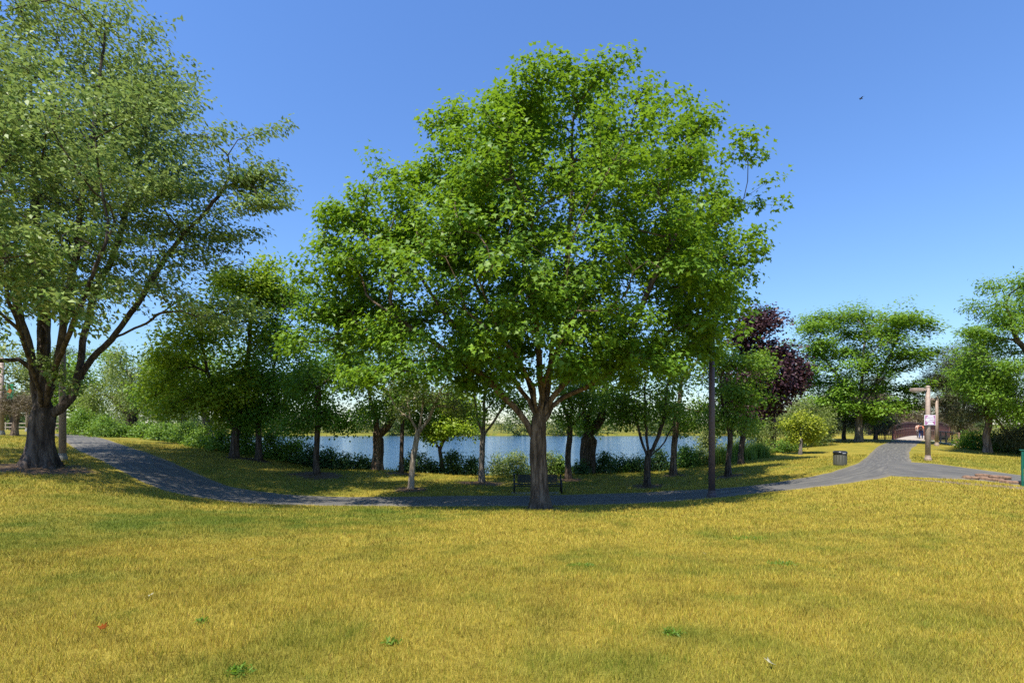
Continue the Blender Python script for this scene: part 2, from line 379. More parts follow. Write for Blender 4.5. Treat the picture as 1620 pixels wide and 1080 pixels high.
# ------------------------------------------------------------------ vegetation materials
def leaf_mat(name, ca, cb, under=None, transl=.42, rough=.5):
    m, N, L, b = nodes_mat(name)
    at = N.new('ShaderNodeAttribute'); at.attribute_name = 'tint'
    c = mixc(N, L, at.outputs[2], ca, cb)
    if under is not None:
        gm = N.new('ShaderNodeNewGeometry'); f = N.new('ShaderNodeMath'); f.operation = 'MULTIPLY'; f.inputs[1].default_value = .8
        L.new(gm.outputs['Backfacing'], f.inputs[0]); c = mixc(N, L, f.outputs[0], c, under)
    L.new(c, b.inputs['Base Color']); b.inputs['Roughness'].default_value = rough; b.inputs['Specular IOR Level'].default_value = .35
    tr = N.new('ShaderNodeBsdfTranslucent'); tc = mixc(N, L, .5, c, (.28, .42, .02)) if transl > .2 else c
    L.new(tc, tr.inputs[0]); mx = N.new('ShaderNodeMixShader'); mx.inputs[0].default_value = transl
    L.new(b.outputs[0], mx.inputs[1]); L.new(tr.outputs[0], mx.inputs[2]); L.new(mx.outputs[0], N['Material Output'].inputs[0])
    return m
LM = {
 'maple': leaf_mat('maple_leaf', (.055, .15, .008), (.21, .345, .022)),
 'silver': leaf_mat('silver_maple_leaf', (.075, .15, .014), (.22, .30, .05), (.33, .39, .20), .3),
 'bright': leaf_mat('bright_leaf', (.17, .29, .015), (.38, .47, .03), transl=.48),
 'dark': leaf_mat('dark_leaf', (.04, .13, .012), (.14, .28, .025), transl=.48),
 'mid': leaf_mat('mid_leaf', (.08, .18, .016), (.21, .33, .04), transl=.48),
 'olive': leaf_mat('olive_leaf', (.13, .16, .045), (.28, .31, .10), transl=.45),
 'willow': leaf_mat('willow_leaf', (.14, .19, .045), (.30, .35, .11), transl=.45),
 'plum': leaf_mat('plum_leaf', (.022, .008, .012), (.085, .035, .040), transl=.12),
 'locust': leaf_mat('locust_leaf', (.10, .22, .014), (.22, .36, .035), transl=.48),
 'pine': leaf_mat('pine_needle', (.035, .055, .018), (.12, .125, .045), transl=.12),
 'brownpine': leaf_mat('browned_needle', (.085, .06, .03), (.20, .16, .075), transl=.12),
 'lime': leaf_mat('lime_leaf', (.24, .30, .015), (.42, .43, .04), transl=.4),
 'shrub': leaf_mat('shrub_leaf', (.08, .18, .018), (.22, .34, .05), transl=.45),
 'darkshrub': leaf_mat('dark_shrub_leaf', (.03, .08, .03), (.09, .16, .06)),
 'paleshrub': leaf_mat('pale_shrub_leaf', (.13, .19, .04), (.3, .34, .12)),
 'reed': leaf_mat('reed_leaf', (.10, .17, .02), (.22, .30, .05)),
 'far': leaf_mat('far_leaf', (.055, .085, .03), (.13, .16, .06)),
}
def bark_mat(name, ca, cb, scale=7, dist=.035):
    m, N, L, b = nodes_mat(name); co = coords(N)
    n1 = noise(N, L, co, scale, 6, .72, (1, 1, .16)); n2 = noise(N, L, co, 1.3, 4, .6); n3 = noise(N, L, co, 40, 3, .7, (1, 1, .4))
    c = ramp(N, L, n1, [(.38, tuple(v * .2 for v in ca)), (.48, ca), (.62, cb)])
    c = mixc(N, L, n2, c, mixc(N, L, .5, c, tuple(v * .55 for v in cb)))
    L.new(c, b.inputs['Base Color']); b.inputs['Roughness'].default_value = .9; b.inputs['Specular IOR Level'].default_value = .15
    ad = N.new('ShaderNodeMath'); ad.operation = 'MULTIPLY_ADD'; L.new(n3, ad.inputs[0]); ad.inputs[1].default_value = .3; L.new(n1, ad.inputs[2])
    bump(N, L, b, ad.outputs[0], .9, dist); return m
BK = {'maple': bark_mat('maple_bark', (.085, .055, .036), (.25, .18, .125)), 'silver': bark_mat('silver_maple_bark', (.05, .037, .030), (.17, .132, .108), 5, .06),
      'dark': bark_mat('dark_bark', (.05, .037, .028), (.14, .105, .08), 9), 'pale': bark_mat('pale_bark', (.24, .19, .135), (.46, .38, .29), 9, .015),
      'grey': bark_mat('grey_bark', (.13, .11, .09), (.28, .24, .20), 9, .02), 'pine': bark_mat('pine_bark', (.12, .08, .055), (.30, .22, .16), 8)}

# ------------------------------------------------------------------ tree generator
SHAPES = {  # side, along, up ; faces
 'maple': (np.array([(0,0,0),(-.52,.36,.10),(-.17,.52,.02),(0,1,-.12),(.17,.52,.02),(.52,.36,.10)]), [np.array([[0,2,1],[0,5,4],[0,4,2],[2,4,3]])]),
 'kite': (np.array([(0,0,0),(.36,.42,.07),(0,1,-.06),(-.36,.42,.07)]), [np.array([[0,1,2,3]])]),
 'slim': (np.array([(0,0,0),(.17,.4,.04),(0,1,-.1),(-.17,.4,.04)]), [np.array([[0,1,2,3]])]),
  'blade': (np.array([(0,0,0),(.25,.42,.06),(0,1,-.1),(-.25,.42,.06)]), [np.array([[0,1,2,3]])]),
 'needle': (np.array([(-.05,0,0),(.05,0,0),(0,1,0)]), [np.array([[0,1,2]])]),
}
def leaf_cloud(C, A, nper, rng, size, shape='kite', spread=.5, stretch=1.0, flat=.7, up=.8, out=.5, rand=.6, droop=.3, hang=0.0, tj=.35):
    n = len(C); k = nper; M = n * k
    c = np.repeat(C, k, 0); ax = np.repeat(A, k, 0)
    g = rng.randn(M, 3) * spread * np.array([1, 1, flat]); g *= np.minimum(1, 2.0 * spread / (np.linalg.norm(g, axis=1) + 1e-6))[:, None]
    u = rng.rand(M) * stretch - .35 * stretch
    pos = c + g + ax * u[:, None]
    if hang: pos[:, 2] -= hang * rng.rand(M) ** 1.2 * np.repeat(.4 + .9 * rng.rand(n), k)
    radial = g / (np.linalg.norm(g, axis=1, keepdims=True) + 1e-6)
    nr = np.array([0, 0, 1.]) * up + (ax * .5 + radial * .7) * out + rng.randn(M, 3) * rand
    nr /= np.linalg.norm(nr, axis=1, keepdims=True)
    dr = ax * .6 + radial * .6 + rng.randn(M, 3) * .6 + np.array([0, 0, -droop])
    dr -= nr * (dr * nr).sum(1, keepdims=True); dr /= np.linalg.norm(dr, axis=1, keepdims=True) + 1e-9
    sd = np.cross(dr, nr); s = size * (.65 + .6 * rng.rand(M))
    T, fcs = SHAPES[shape]
    V = pos[:, None] + s[:, None, None] * (T[None, :, 0:1] * sd[:, None] + T[None, :, 1:2] * dr[:, None] + T[None, :, 2:3] * nr[:, None])
    off = np.arange(M) * len(T); F_ = [(f[None] + off[:, None, None]).reshape(-1, f.shape[1]) for f in fcs]
    tint = np.clip(np.repeat(rng.rand(n), k) * (1 - tj) + tj * rng.rand(M), 0, 1)
    return V.reshape(-1, 3), F_, np.repeat(tint, len(fcs[0]))

def resample(poly, step):
    out = [poly[0]]
    for a, b in zip(poly[:-1], poly[1:]):
        k = max(1, int(np.linalg.norm(b - a) / step))
        for t in range(1, k + 1): out.append(a + (b - a) * t / k)
    return np.array(out)

class Skel:
    def __init__(s, base): s.p = np.zeros((60000, 3)); s.par = np.full(60000, -1); s.n = 1; s.p[0] = base; s.len = np.zeros(60000); s.dir = np.zeros((60000, 3)); s.dir[0] = (0, 0, 1)
    def add(s, pos, par):
        i = s.n; s.p[i] = pos; s.par[i] = par; d = pos - s.p[par]; l = np.linalg.norm(d); s.len[i] = s.len[par] + l; s.dir[i] = d / (l + 1e-9); s.n += 1; return i
    def limb(s, poly, rng, wig=.05, step=.35, start=None):
        poly = resample(poly, step); k = int(np.argmin(np.linalg.norm(s.p[:s.n] - poly[0], axis=1))) if start is None else start
        off = np.zeros(3)
        for q in poly[1:]:
            off = off * .8 + rng.randn(3) * wig * .5; k = s.add(q + off, k)
        return k
    def attach(s, T, rng, step=.6, arch=.25, lo=1, upward=.5):
        base = s.p[lo:s.n]; order = np.argsort([np.min(np.linalg.norm(base - t, axis=1)) for t in T]); tips = np.zeros(len(T), int)
        for ti in order:
            t = T[ti]; v = t - s.p[lo:s.n]; dist = np.linalg.norm(v, axis=1)
            cosd = (v * s.dir[lo:s.n]).sum(1) / (dist + 1e-9)
            cost = dist * (1 + upward * np.clip(-v[:, 2] / (dist + 1e-6), 0, 1) + .35 * (1 - cosd)) + .12 * s.len[lo:s.n]
            k = lo + int(np.argmin(cost)); a = s.p[k].copy(); L = dist[k - lo]
            nseg = max(1, int(L / step)); ctl = a + s.dir[k] * L * .35 + np.array([0, 0, arch * L * .35]) + (t - a) * .2 + rng.randn(3) * L * .05; cur = k
            for q in range(1, nseg + 1):
                f = q / nseg; cur = s.add((1 - f) ** 2 * a + 2 * f * (1 - f) * ctl + f * f * t + (rng.randn(3) * .03 * L / nseg if q < nseg else 0), cur)
            tips[ti] = cur
        return tips
    def mesh(s, R, rtip, flare=.55, flareh=.45, origin=(0, 0, 0), lumpy=.06, seed=0, zbase=None, maxr=None):
        n = s.n; cnt = np.zeros(n); kids = [[] for _ in range(n)]
        for i in range(1, n): kids[s.par[i]].append(i)
        for i in range(n - 1, -1, -1):
            cnt[i] += 1 if not kids[i] else 0
            if i: cnt[s.par[i]] += cnt[i]
        e = math.log(R / rtip) / math.log(max(cnt[0], 2)); rad = rtip * np.maximum(cnt, 1) ** e
        h = s.p[:n, 2] - (s.p[0, 2] if zbase is None else zbase); rad = rad * (1 + flare * np.exp(-np.maximum(h, 0) / flareh) * (np.arange(n) < 400))
        Vs, Fs, off = [], [], 0; stack = [(0, None)]; rng = np.random.RandomState(seed)
        while stack:
            i, par = stack.pop(); chain = [i] if par is None else [par, i]
            while kids[chain[-1]]:
                ks = sorted(kids[chain[-1]], key=lambda q: -cnt[q])
                for q in ks[1:]: stack.append((q, chain[-1]))
                chain.append(ks[0])
            if len(chain) < 2: continue
            pts = s.p[chain].copy(); r = rad[chain].copy()
            if par is not None: r[0] = min(r[0], r[1] * 1.25)
            if par is not None and len(r) > 1 and r[0] > 2: r[0] = r[1]
            r[-1] *= .6
            m_ = r.max(); sides = 20 if m_ > .3 else 11 if m_ > .12 else 6 if m_ > .05 else 4 if m_ > .028 else 3
            V, f = tube_np(pts, r, sides)
            if m_ > .1:
                cc = np.repeat(pts, sides, 0); ang = np.tile(np.arange(sides) * 2 * pi / sides, len(pts)); z = np.repeat(s.p[chain, 2], sides) - s.p[0, 2]
                ph = rng.rand(3) * 6; fl = np.exp(-np.maximum(z, 0) / (flareh * 1.3)) * (par is None)
                lump = 1 + lumpy * (np.sin(3 * ang + ph[0] + .6 * z) + .7 * np.sin(5 * ang + ph[1] - 1.3 * z) + .5 * np.sin(2 * z * 2.1 + ph[2] + ang)) + fl * .22 * np.sin(5 * ang + ph[2])
                V = cc + (V - cc) * lump[:, None]
            Vs.append(V); Fs.append(f + off); off += len(V)
        return np.concatenate(Vs) - np.array(origin), np.concatenate(Fs)

def ell(d0, cx, cy, rx, ry, dd=0.0, rd=None, w=1.0):
    d = d0 + dd; return (P(cx, cy, d), np.array([rx / F * d, (rx / F * d * .9 if rd is None else rd), ry / F * d]), w)

def sample_crown(ells, n, rng, shell=.5, lobes=11, jit=.16):
    vol = np.array([e[1].prod() ** .75 * e[2] for e in ells]); pr = vol / vol.sum(); nl = max(3, n // lobes); L_ = []
    while len(L_) < nl:
        k = rng.choice(len(ells), p=pr); c, r, w = ells[k]; v = rng.randn(3); v /= np.linalg.norm(v); q = c + r * v * (shell + (1 - shell) * rng.rand() ** .6)
        deep = any(np.linalg.norm((q - c2) / r2) < .62 for j, (c2, r2, w2) in enumerate(ells) if j != k)
        if deep and rng.rand() < .72: continue
        L_.append((q, r.mean()))
    lob = np.array([a for a, _ in L_]); sz = np.array([b for _, b in L_])
    k = rng.randint(0, nl, n); cl = lob[k] + rng.randn(n, 3) * (sz[k] * jit)[:, None] * np.array([1, 1, .75])
    return lob, cl

def tree(name, label, base, R, limbs, ells, leaf, bark, n, nper, size, shape='kite', group=None, seed=1, wind=(0, 0, 0), rtip=.008, step=.6, shell=.5,
         spread=.45, stretch=.5, flat=.7, up=.8, out=.5, rand=.6, droop=.3, hang=0, flare=.5, jit=.16, lobes=11, flareh=.4, upward=.5, lumpy=.06, sink=.12, wig=.05, smooth=True):
    rng = np.random.RandomState(seed); base = np.array(base, float); b0 = base - np.array([0, 0, sink])
    root = empty(name, base, label, 'tree', group)
    sk = Skel(b0); limbs = [np.array(l, float) for l in limbs]; limbs[0] = np.vstack([b0, limbs[0]])
    sk.limb(limbs[0], rng, wig * .3, .25, 0); lo = max(1, sk.n - 2)
    for l in limbs[1:]: sk.limb(l, rng, wig, .35)
    lob, cl = sample_crown(ells, n, rng, shell, lobes, jit)
    zmin = gz(cl[:, 0], cl[:, 1]) + .5; ok = cl[:, 2] > zmin; cl = cl[ok]
    zl = gz(lob[:, 0], lob[:, 1]) + .4; lob = lob[lob[:, 2] > zl]
    sk.attach(lob, rng, step, .25, lo, upward); sk.attach(cl, rng, step * 1.4, .1, lo, upward * .6)
    V, f = sk.mesh(R, rtip, flare, flareh, base, lumpy, seed, base[2])
    link('trunk', mesh_np('trunk', V, [f], True), BK[bark], root)
    cc = np.mean([e[0] for e in ells], axis=0); A = cl - cc; A /= np.linalg.norm(A, axis=1, keepdims=True) + 1e-6
    A = A + np.array([0, 0, .25]) + np.array(wind); A /= np.linalg.norm(A, axis=1, keepdims=True)
    V, fs, tint = leaf_cloud(cl, A, nper, rng, size, shape, spread, stretch, flat, up, out, rand, droop, hang)
    me = mesh_np('crown', V - base, fs); a = me.attributes.new('tint', 'FLOAT', 'FACE'); a.data.foreach_set('value', tint.astype(np.float32))
    tag(link('crown', me, LM[leaf], root), kind='stuff')
    return root

def pl(d, *pts):   # polyline in photo pixels at distance d (+ optional offset)
    return np.array([P(p[0], p[1], d + (p[2] if len(p) > 2 else 0)) for p in pts])

# ---- the big maple in the middle
b = spot(853, 21.3); D = 21.3
tree('maple_tree', 'big round green maple beside the path with the bench behind its trunk', b, .345,
 [pl(D, (853,770), (852,730), (851,690), (853,662)),
  pl(D, (846,700), (832,668,-.1), (812,645,-.2), (790,622,-.3), (765,595,-.5), (715,560,-1), (650,520,-1.5), (580,470,-1.5)),
  pl(D, (852,668), (838,632,.1), (815,602,0), (785,575,.2), (745,545,.6), (690,480,1), (640,400,1.5)),
  pl(D, (853,662), (858,625), (852,580,-.2), (850,520,-.6), (835,440,-1), (820,350,-1), (805,240,-.5)),
  pl(D, (855,662), (866,620,.2), (872,560,.4), (885,480,.6), (900,380,.6), (905,270,.5), (905,150,.3)),
  pl(D, (862,672), (872,645,.1), (890,630,.2), (925,614,.3), (970,585,.3), (1040,540,.5), (1110,470,.5)),
  pl(D, (860,664), (872,632,-.1), (900,600,-.3), (945,570,-.6), (995,520,-1), (1040,430,-1.2), (1085,340,-1)),
  pl(D, (856,655), (862,610,-.6), (875,570,-1.6), (900,520,-2.8), (930,460,-4)),
  pl(D, (850,660), (842,615,-.7), (822,575,-1.8), (790,520,-3), (760,440,-4.2)),
  pl(D, (856,655), (862,600,.9), (890,540,2.2), (930,450,3.5), (960,340,4)),
  pl(D, (850,655), (835,600,.9), (800,540,2.2), (750,450,3.5), (720,360,4))],
 [ell(D,915,195,120,85), ell(D,800,232,100,80), ell(D,1020,240,105,90), ell(D,955,165,65,48), ell(D,855,170,75,48), ell(D,1100,310,100,85), ell(D,900,340,215,140,0,5.0), ell(D,690,340,120,85), ell(D,640,345,85,65), ell(D,725,268,85,62), ell(D,625,440,115,90,.5), ell(D,575,385,90,80),
  ell(D,530,450,65,85), ell(D,1110,400,78,75), ell(D,1095,470,75,75), ell(D,760,450,205,110,-1.2,3.6), ell(D,960,450,190,110,-1.2,3.6), ell(D,535,535,85,60,-.3), ell(D,650,565,100,50,-.8), ell(D,1070,525,90,60,-.3),
  ell(D,870,545,170,45,-1.6,3.0), ell(D,800,390,160,130,-3,2.2), ell(D,980,380,140,120,-3,2.2), ell(D,820,380,200,160,4,2.6), ell(D,990,370,170,150,4,2.6), ell(D,740,585,85,30,-1.5), ell(D,600,590,70,28,0), ell(D,1000,575,85,28,-1.2), ell(D,870,580,90,22,-2.2,1.6)],
 'maple', 'maple', 2600, 44, .205, 'maple', seed=5, shell=.5, spread=.30, stretch=.4, flat=.5, up=.9, out=.7, rand=.38, droop=.45, flare=.42, lobes=4, jit=.14, lumpy=.05, flareh=.5, step=.55)

# ---- the silver maple on the left
b = spot(62, 22.5); D = 22.5
tree('silver_maple_tree', 'tall silvery maple with thick forked trunk and wind-blown limbs behind bare soil', b, .43,
 [pl(D, (63,715), (66,690), (68,660), (68,640)),
  pl(D, (62,650), (55,610), (48,570,-.3), (38,520,-.6), (22,440,-1), (0,360,-1.4), (-30,250,-1.6), (-45,140,-1.5)),
  pl(D, (68,645), (72,600), (70,540,.2), (66,470,.3), (60,380,.3), (52,280,0), (48,170,0), (45,60,0)),
  pl(D, (74,645), (84,605), (92,560,-.3), (104,490,-.6), (118,410,-1), (132,310,-1.4), (148,200,-1.5), (165,80,-1.3)),
  pl(D, (78,660), (96,648,.1), (112,628,.2), (122,600,.3), (142,568,.4), (175,535,.5), (215,485,.6), (250,430,.6), (300,360,.5), (350,300,.3)),
  pl(D, (124,598,.3), (128,540,.6), (150,470,1), (185,390,1.3), (212,300,1.5), (235,200,1.5), (245,120,1.3)),
  pl(D, (175,535,.5), (230,510,-.4), (290,470,-1.2), (345,420,-2)),
  pl(D, (66,650), (58,610,-.9), (45,560,-2), (20,480,-3.5), (-10,380,-5)),
  pl(D, (70,648), (80,600,-1), (105,540,-2.4), (140,450,-3.8), (180,350,-4.5))],
 [ell(D,60,120,170,150), ell(D,205,135,90,110), ell(D,250,250,105,105), ell(D,375,250,58,62), ell(D,370,325,62,55), ell(D,300,390,95,48), ell(D,100,320,190,130,0,4), ell(D,-90,300,150,220), ell(D,225,400,110,70,0,3,.6),
  ell(D,60,460,140,70,-2,3,.55), ell(D,30,575,85,30,-.8,1.6,.6), ell(D,120,570,55,22,-.5,1.2,.5), ell(D,40,250,180,180,-5,2.6,.7), ell(D,80,250,200,180,4.5,2.6,.7), ell(D,310,455,85,30,-1,2,.6), ell(D,280,500,70,30,-1.5,1.6,.5), ell(D,390,380,45,28,0,1.4,.6),
  ell(D,20,480,120,60,-5,2.5,.5), ell(D,-140,450,120,90,-3,3,.8), ell(D,130,420,120,60,-5,2.4,.5)],
 'silver', 'silver', 1900, 58, .21, 'blade', seed=9, wind=(1.0, .1, -.1), spread=.2, stretch=2.0, flat=.45, up=.9, out=.5, rand=.5, droop=.35, flare=.75, lobes=6, jit=.2, flareh=.55, shell=.4, rtip=.009, lumpy=.07)

# ---- the row of trees along the lake
ROW = 'trees growing between the path and the lake'
def row_tree(name, label, px, d, R, limbs, ells_, leaf, bark, n, nper, size, seed, **kw):
    b = spot(px, d); kw.setdefault('group', ROW); dense = kw.get('shape') == 'needle' or leaf in ('plum', 'locust', 'lime', 'bright', 'willow'); n = int(n * (1.25 if dense else .95)); nper = nper if dense else int(nper * .75); size *= 1.16 if dense else 1.02; R *= .85
    return tree(name, label, b, R, [pl(d, *l) for l in limbs], [ell(d, *e) for e in ells_], leaf, bark, n, nper, size, seed=seed, **kw)
row_tree('shore_tree', 'two-stemmed leafy tree with grey trunks among green lakeside shrubs', 333, 38, .34, [[(330,690),(328,675),(328,665)], [(328,670),(318,630),(310,590)], [(330,675),(345,650),(352,610)]],
 [(330,610,55,48),(290,580,45,45),(360,590,45,50),(255,610,40,40)], 'mid', 'grey', 330, 32, .19, 21, spread=.4)
row_tree('bright_tree', 'bright yellow-green tree with short forked trunk lit by sun', 371, 33, .26, [[(372,700),(372,690),(374,678)], [(374,680),(350,640),(330,590),(320,540)], [(374,680),(385,650),(392,590),(395,500)]],
 [(340,570,78,78),(295,600,55,55),(380,510,70,80),(375,610,58,50),(400,450,50,38),(330,645,70,28),(270,630,50,36),(430,480,36,36)], 'bright', 'dark', 720, 34, .20, 22, spread=.42)
row_tree('dark_tree', 'dark green dense tree with thin black trunk above tall shrubs', 409, 33, .20, [[(409,700),(409,670),(411,640)], [(411,650),(430,600),(445,540)], [(411,650),(400,600),(410,560)]],
 [(450,560,62,85),(420,620,52,48),(470,490,45,45),(475,610,48,55),(400,650,40,22),(500,540,40,40)], 'dark', 'dark', 560, 34, .19, 23, spread=.42)
row_tree('dark_tree', 'dark green tree with straight dark trunk rising from mulch ring', 500, 30, .19, [[(500,720),(501,690),(503,650),(505,610)]],
 [(510,590,70,72),(485,640,50,40),(545,640,42,40),(500,670,52,16),(540,560,50,40)], 'dark', 'dark', 430, 36, .18, 24, spread=.4)
row_tree('gnarled_tree', 'thick leaning two-limbed lakeside tree with sunlit forked trunk', 597, 34.5, .42, [[(598,715),(598,695),(597,680)], [(597,685),(593,650),(580,610)], [(600,690),(616,668),(625,640),(650,600)]],
 [(580,610,58,50),(640,610,50,50),(560,650,38,30),(610,565,60,40),(645,660,36,18)], 'mid', 'maple', 340, 34, .19, 25, flare=.2, spread=.4)
row_tree('slender_tree', 'slender dark-trunked tree between forked trunk and pale leaning trunk', 635, 33.5, .15, [[(635,720),(636,690),(637,660),(640,620)]], [(640,610,38,45),(630,655,26,20),(660,640,30,25)], 'dark', 'dark', 150, 34, .18, 26, spread=.4)
row_tree('young_tree', 'small young tree with pale leaning trunk and sparse grey-green leaves', 650, 27, .165, [[(651,755),(654,725),(658,700),(662,684)], [(662,684),(650,662),(644,635),(640,600)], [(662,684),(676,662),(692,630),(706,600),(720,560)], [(664,678),(668,640),(672,600)]],
 [(645,612,45,38),(690,600,45,45),(625,645,32,24),(705,640,28,24),(670,570,45,28)], 'olive', 'pale', 250, 26, .125, 27, spread=.36, flare=.35, shell=.35)
row_tree('slim_tree', 'slim grey-trunked tree with upright forks in a mulch ring', 762, 30.5, .19, [[(762,740),(763,712),(764,690),(765,680)], [(764,690),(755,665),(750,630)], [(765,682),(766,640),(768,600)], [(765,690),(785,662),(800,635),(815,610)]],
 [(755,625,50,35),(795,615,40,35),(740,655,30,22),(770,590,50,32)], 'mid', 'grey', 260, 32, .16, 28, spread=.38)
row_tree('bright_tree', 'low bright green spreading foliage hanging over the water', 705, 35, .15, [[(700,742),(698,725),(696,712)], [(696,712),(705,690),(715,675)]], [(710,668,46,24),(690,640,36,22),(735,650,30,22),(680,682,26,12)], 'bright', 'dark', 230, 34, .17, 29, spread=.36)
row_tree('dark_trunked_tree', 'straight dark-trunked tree leaning by the gnarled old trunk', 900, 32, .21, [[(899,735),(900,710),(903,690),(903,670)], [(903,675),(890,640),(885,600)], [(903,675),(925,650),(935,610)]],
 [(895,625,48,40),(930,600,40,40),(880,660,28,16),(915,655,32,22)], 'mid', 'dark', 270, 33, .17, 30, spread=.4)
row_tree('gnarled_tree', 'old thick knotty trunk with stubby limbs at the lake edge', 928, 35, .58, [[(929,730),(930,710),(931,695),(932,684)], [(930,700),(915,688),(908,675)], [(932,690),(925,660),(920,610)], [(934,688),(950,660),(960,610)]],
 [(950,620,52,48),(925,580,50,40),(985,640,36,34),(955,665,40,16)], 'mid', 'dark', 330, 34, .18, 31, flare=.25, spread=.4, lumpy=.12)
row_tree('vase_shaped_tree', 'vase-shaped tree splitting low into four slender dark stems', 1024, 28.5, .2, [[(1024,745),(1025,725),(1026,718)], [(1025,724),(1015,695),(1008,660),(1000,620)], [(1026,720),(1024,690),(1022,650),(1020,600)], [(1027,720),(1042,690),(1050,655),(1055,610)], [(1028,722),(1050,700),(1066,675),(1078,640)]],
 [(1020,610,60,55),(1060,620,48,48),(990,640,36,28),(1035,570,60,32),(1005,660,26,14)], 'mid', 'dark', 360, 34, .16, 32, spread=.38)
row_tree('leafy_tree', 'leafy green tree with single brown trunk behind the vase-shaped tree', 1065, 33, .22, [[(1065,730),(1067,705),(1069,680),(1071,655)]], [(1085,620,55,50),(1060,655,36,22),(1105,655,34,30),(1090,570,50,40)], 'mid', 'maple', 320, 33, .17, 33, spread=.4)
row_tree('leafy_tree', 'green tree with dark slanting trunk beside the tall brown lamp post', 1152, 29, .17, [[(1152,735),(1154,710),(1155,690),(1156,670)], [(1155,690),(1170,650),(1180,610)], [(1155,690),(1145,650),(1140,600)]],
 [(1160,600,45,42),(1175,640,34,30),(1135,640,34,34),(1160,665,40,16),(1180,580,28,26)], 'mid', 'dark', 290, 33, .165, 34, spread=.38)
row_tree('plum_tree', 'dark purple-leaved plum tree behind the tall brown lamp post', 1172, 35, .2, [[(1172,720),(1174,700),(1178,670)], [(1178,675),(1200,620),(1210,560)], [(1178,675),(1180,620),(1180,560)]],
 [(1200,525,44,46),(1210,590,50,48),(1178,570,45,60),(1185,640,44,30),(1235,588,24,34),(1215,640,26,18)], 'plum', 'dark', 560, 36, .19, 35, spread=.42, shell=.5, group=None)
# ---- trees on the right
row_tree('lime_tree', 'small lime-yellow leafy tree at the edge of the sloping lawn', 1266, 40, .12, [[(1266,705),(1267,695)]], [(1272,682,24,14),(1260,674,16,10),(1288,688,14,9),(1274,666,16,8)], 'lime', 'grey', 95, 30, .15, 40, group=None, spread=.34)
row_tree('willow_tree', 'pale green weeping willow bending over the water beyond the tall grass', 1222, 47, .3, [[(1222,705),(1224,680),(1226,660)], [(1226,665),(1215,645),(1205,635)], [(1226,660),(1240,640),(1252,632)]],
 [(1230,645,46,26),(1200,664,38,26),(1262,655,34,30),(1180,688,28,14),(1290,665,26,24)], 'willow', 'dark', 420, 38, .2, 41, shape='slim', group=None, hang=2.2, spread=.25, up=.2, droop=1.2)
row_tree('honey_locust_tree', 'wide airy honey locust with layered bright green foliage by the bridge', 1358, 50, .36, [[(1358,680),(1358,660),(1360,640)], [(1360,645),(1330,600),(1300,560)], [(1360,640),(1365,580),(1370,520)], [(1360,645),(1395,600),(1430,560)], [(1362,640),(1400,580),(1420,530)]],
 [(1350,515,80,20),(1298,540,42,24),(1415,520,48,18),(1380,555,82,24),(1435,560,36,16),(1330,585,62,28),(1405,605,58,28),(1350,632,66,26),(1300,630,42,28),(1400,645,40,16)], 'locust', 'grey', 900, 40, .22, 42, group=None, flat=.35, spread=.55, rand=.35, up=1.2)
PINES = 'pines growing around the bridge'
for k, (px, d, top, wd, sd) in enumerate([(1300, 52, 615, 20, 1), (1335, 54, 590, 24, 2), (1385, 57, 585, 26, 3), (1312, 60, 600, 26, 4)]):
    row_tree('shaded_pine_tree', ['dark pine between the lime-yellow tree and honey locust', 'dark pine standing just behind the honey locust', 'dark pine beside the bridge railing', 'dark pine deep behind the lime-yellow tree'][k],
     px, d, .2, [[(px, 690), (px + 1, 660), (px + 2, (top + 660) / 2), (px + 2, top + 8)]], [(px + 2, top + 22, wd * .7, 18), (px, top + 50, wd, 20), (px + 3, top + 76, wd * 1.1, 16)], 'pine', 'dark', 190, 34, .34, 50 + k, shape='needle', group=PINES, spread=.4, rand=1.0, up=.3, upward=0)
row_tree('brown_pine_tree', 'tall half-browned pine with pale forked trunk beside the ramp railing', 1521, 47, .3, [[(1521,695),(1519,680),(1520,668)], [(1520,670),(1514,640),(1512,600),(1514,560)], [(1520,670),(1526,640),(1524,600),(1522,555)]],
 [(1522,560,28,22),(1506,592,38,26),(1535,600,40,30),(1498,628,34,24),(1530,640,44,26),(1500,660,26,14)], 'pine', 'pine', 560, 34, .34, 60, shape='needle', group=None, spread=.4, rand=1.0, up=.3, upward=0)
row_tree('brown_pine_tree', 'leaning pine with brown lower boughs in front of the dark hedge', 1562, 40, .26, [[(1562,705),(1560,690),(1564,670),(1568,640)], [(1568,640),(1575,600),(1580,560)]],
 [(1565,640,40,24),(1590,600,36,36),(1600,660,36,22),(1545,668,26,16),(1610,690,36,14)], 'pine', 'pine', 380, 34, .32, 61, shape='needle', group=None, spread=.4, rand=1.0, up=.3, upward=0)
row_tree('silver_maple_tree', 'broad silvery green maple overhanging the pines and hedge', 1690, 37, .5, [[(1690,700),(1690,670),(1688,640)], [(1688,640),(1650,590),(1610,540),(1590,480)], [(1688,640),(1690,560),(1685,470)], [(1688,640),(1740,560),(1770,500)]],
 [(1600,475,46,46),(1585,560,58,50),(1560,600,36,30),(1640,560,80,100),(1700,480,90,80),(1615,625,55,32),(1760,560,80,90),(1570,530,30,20),(1670,620,70,40)], 'locust', 'silver', 1000, 38, .23, 62, shape='slim', group=None, wind=(-.5, 0, 0), spread=.36, stretch=1.1, flat=.4)
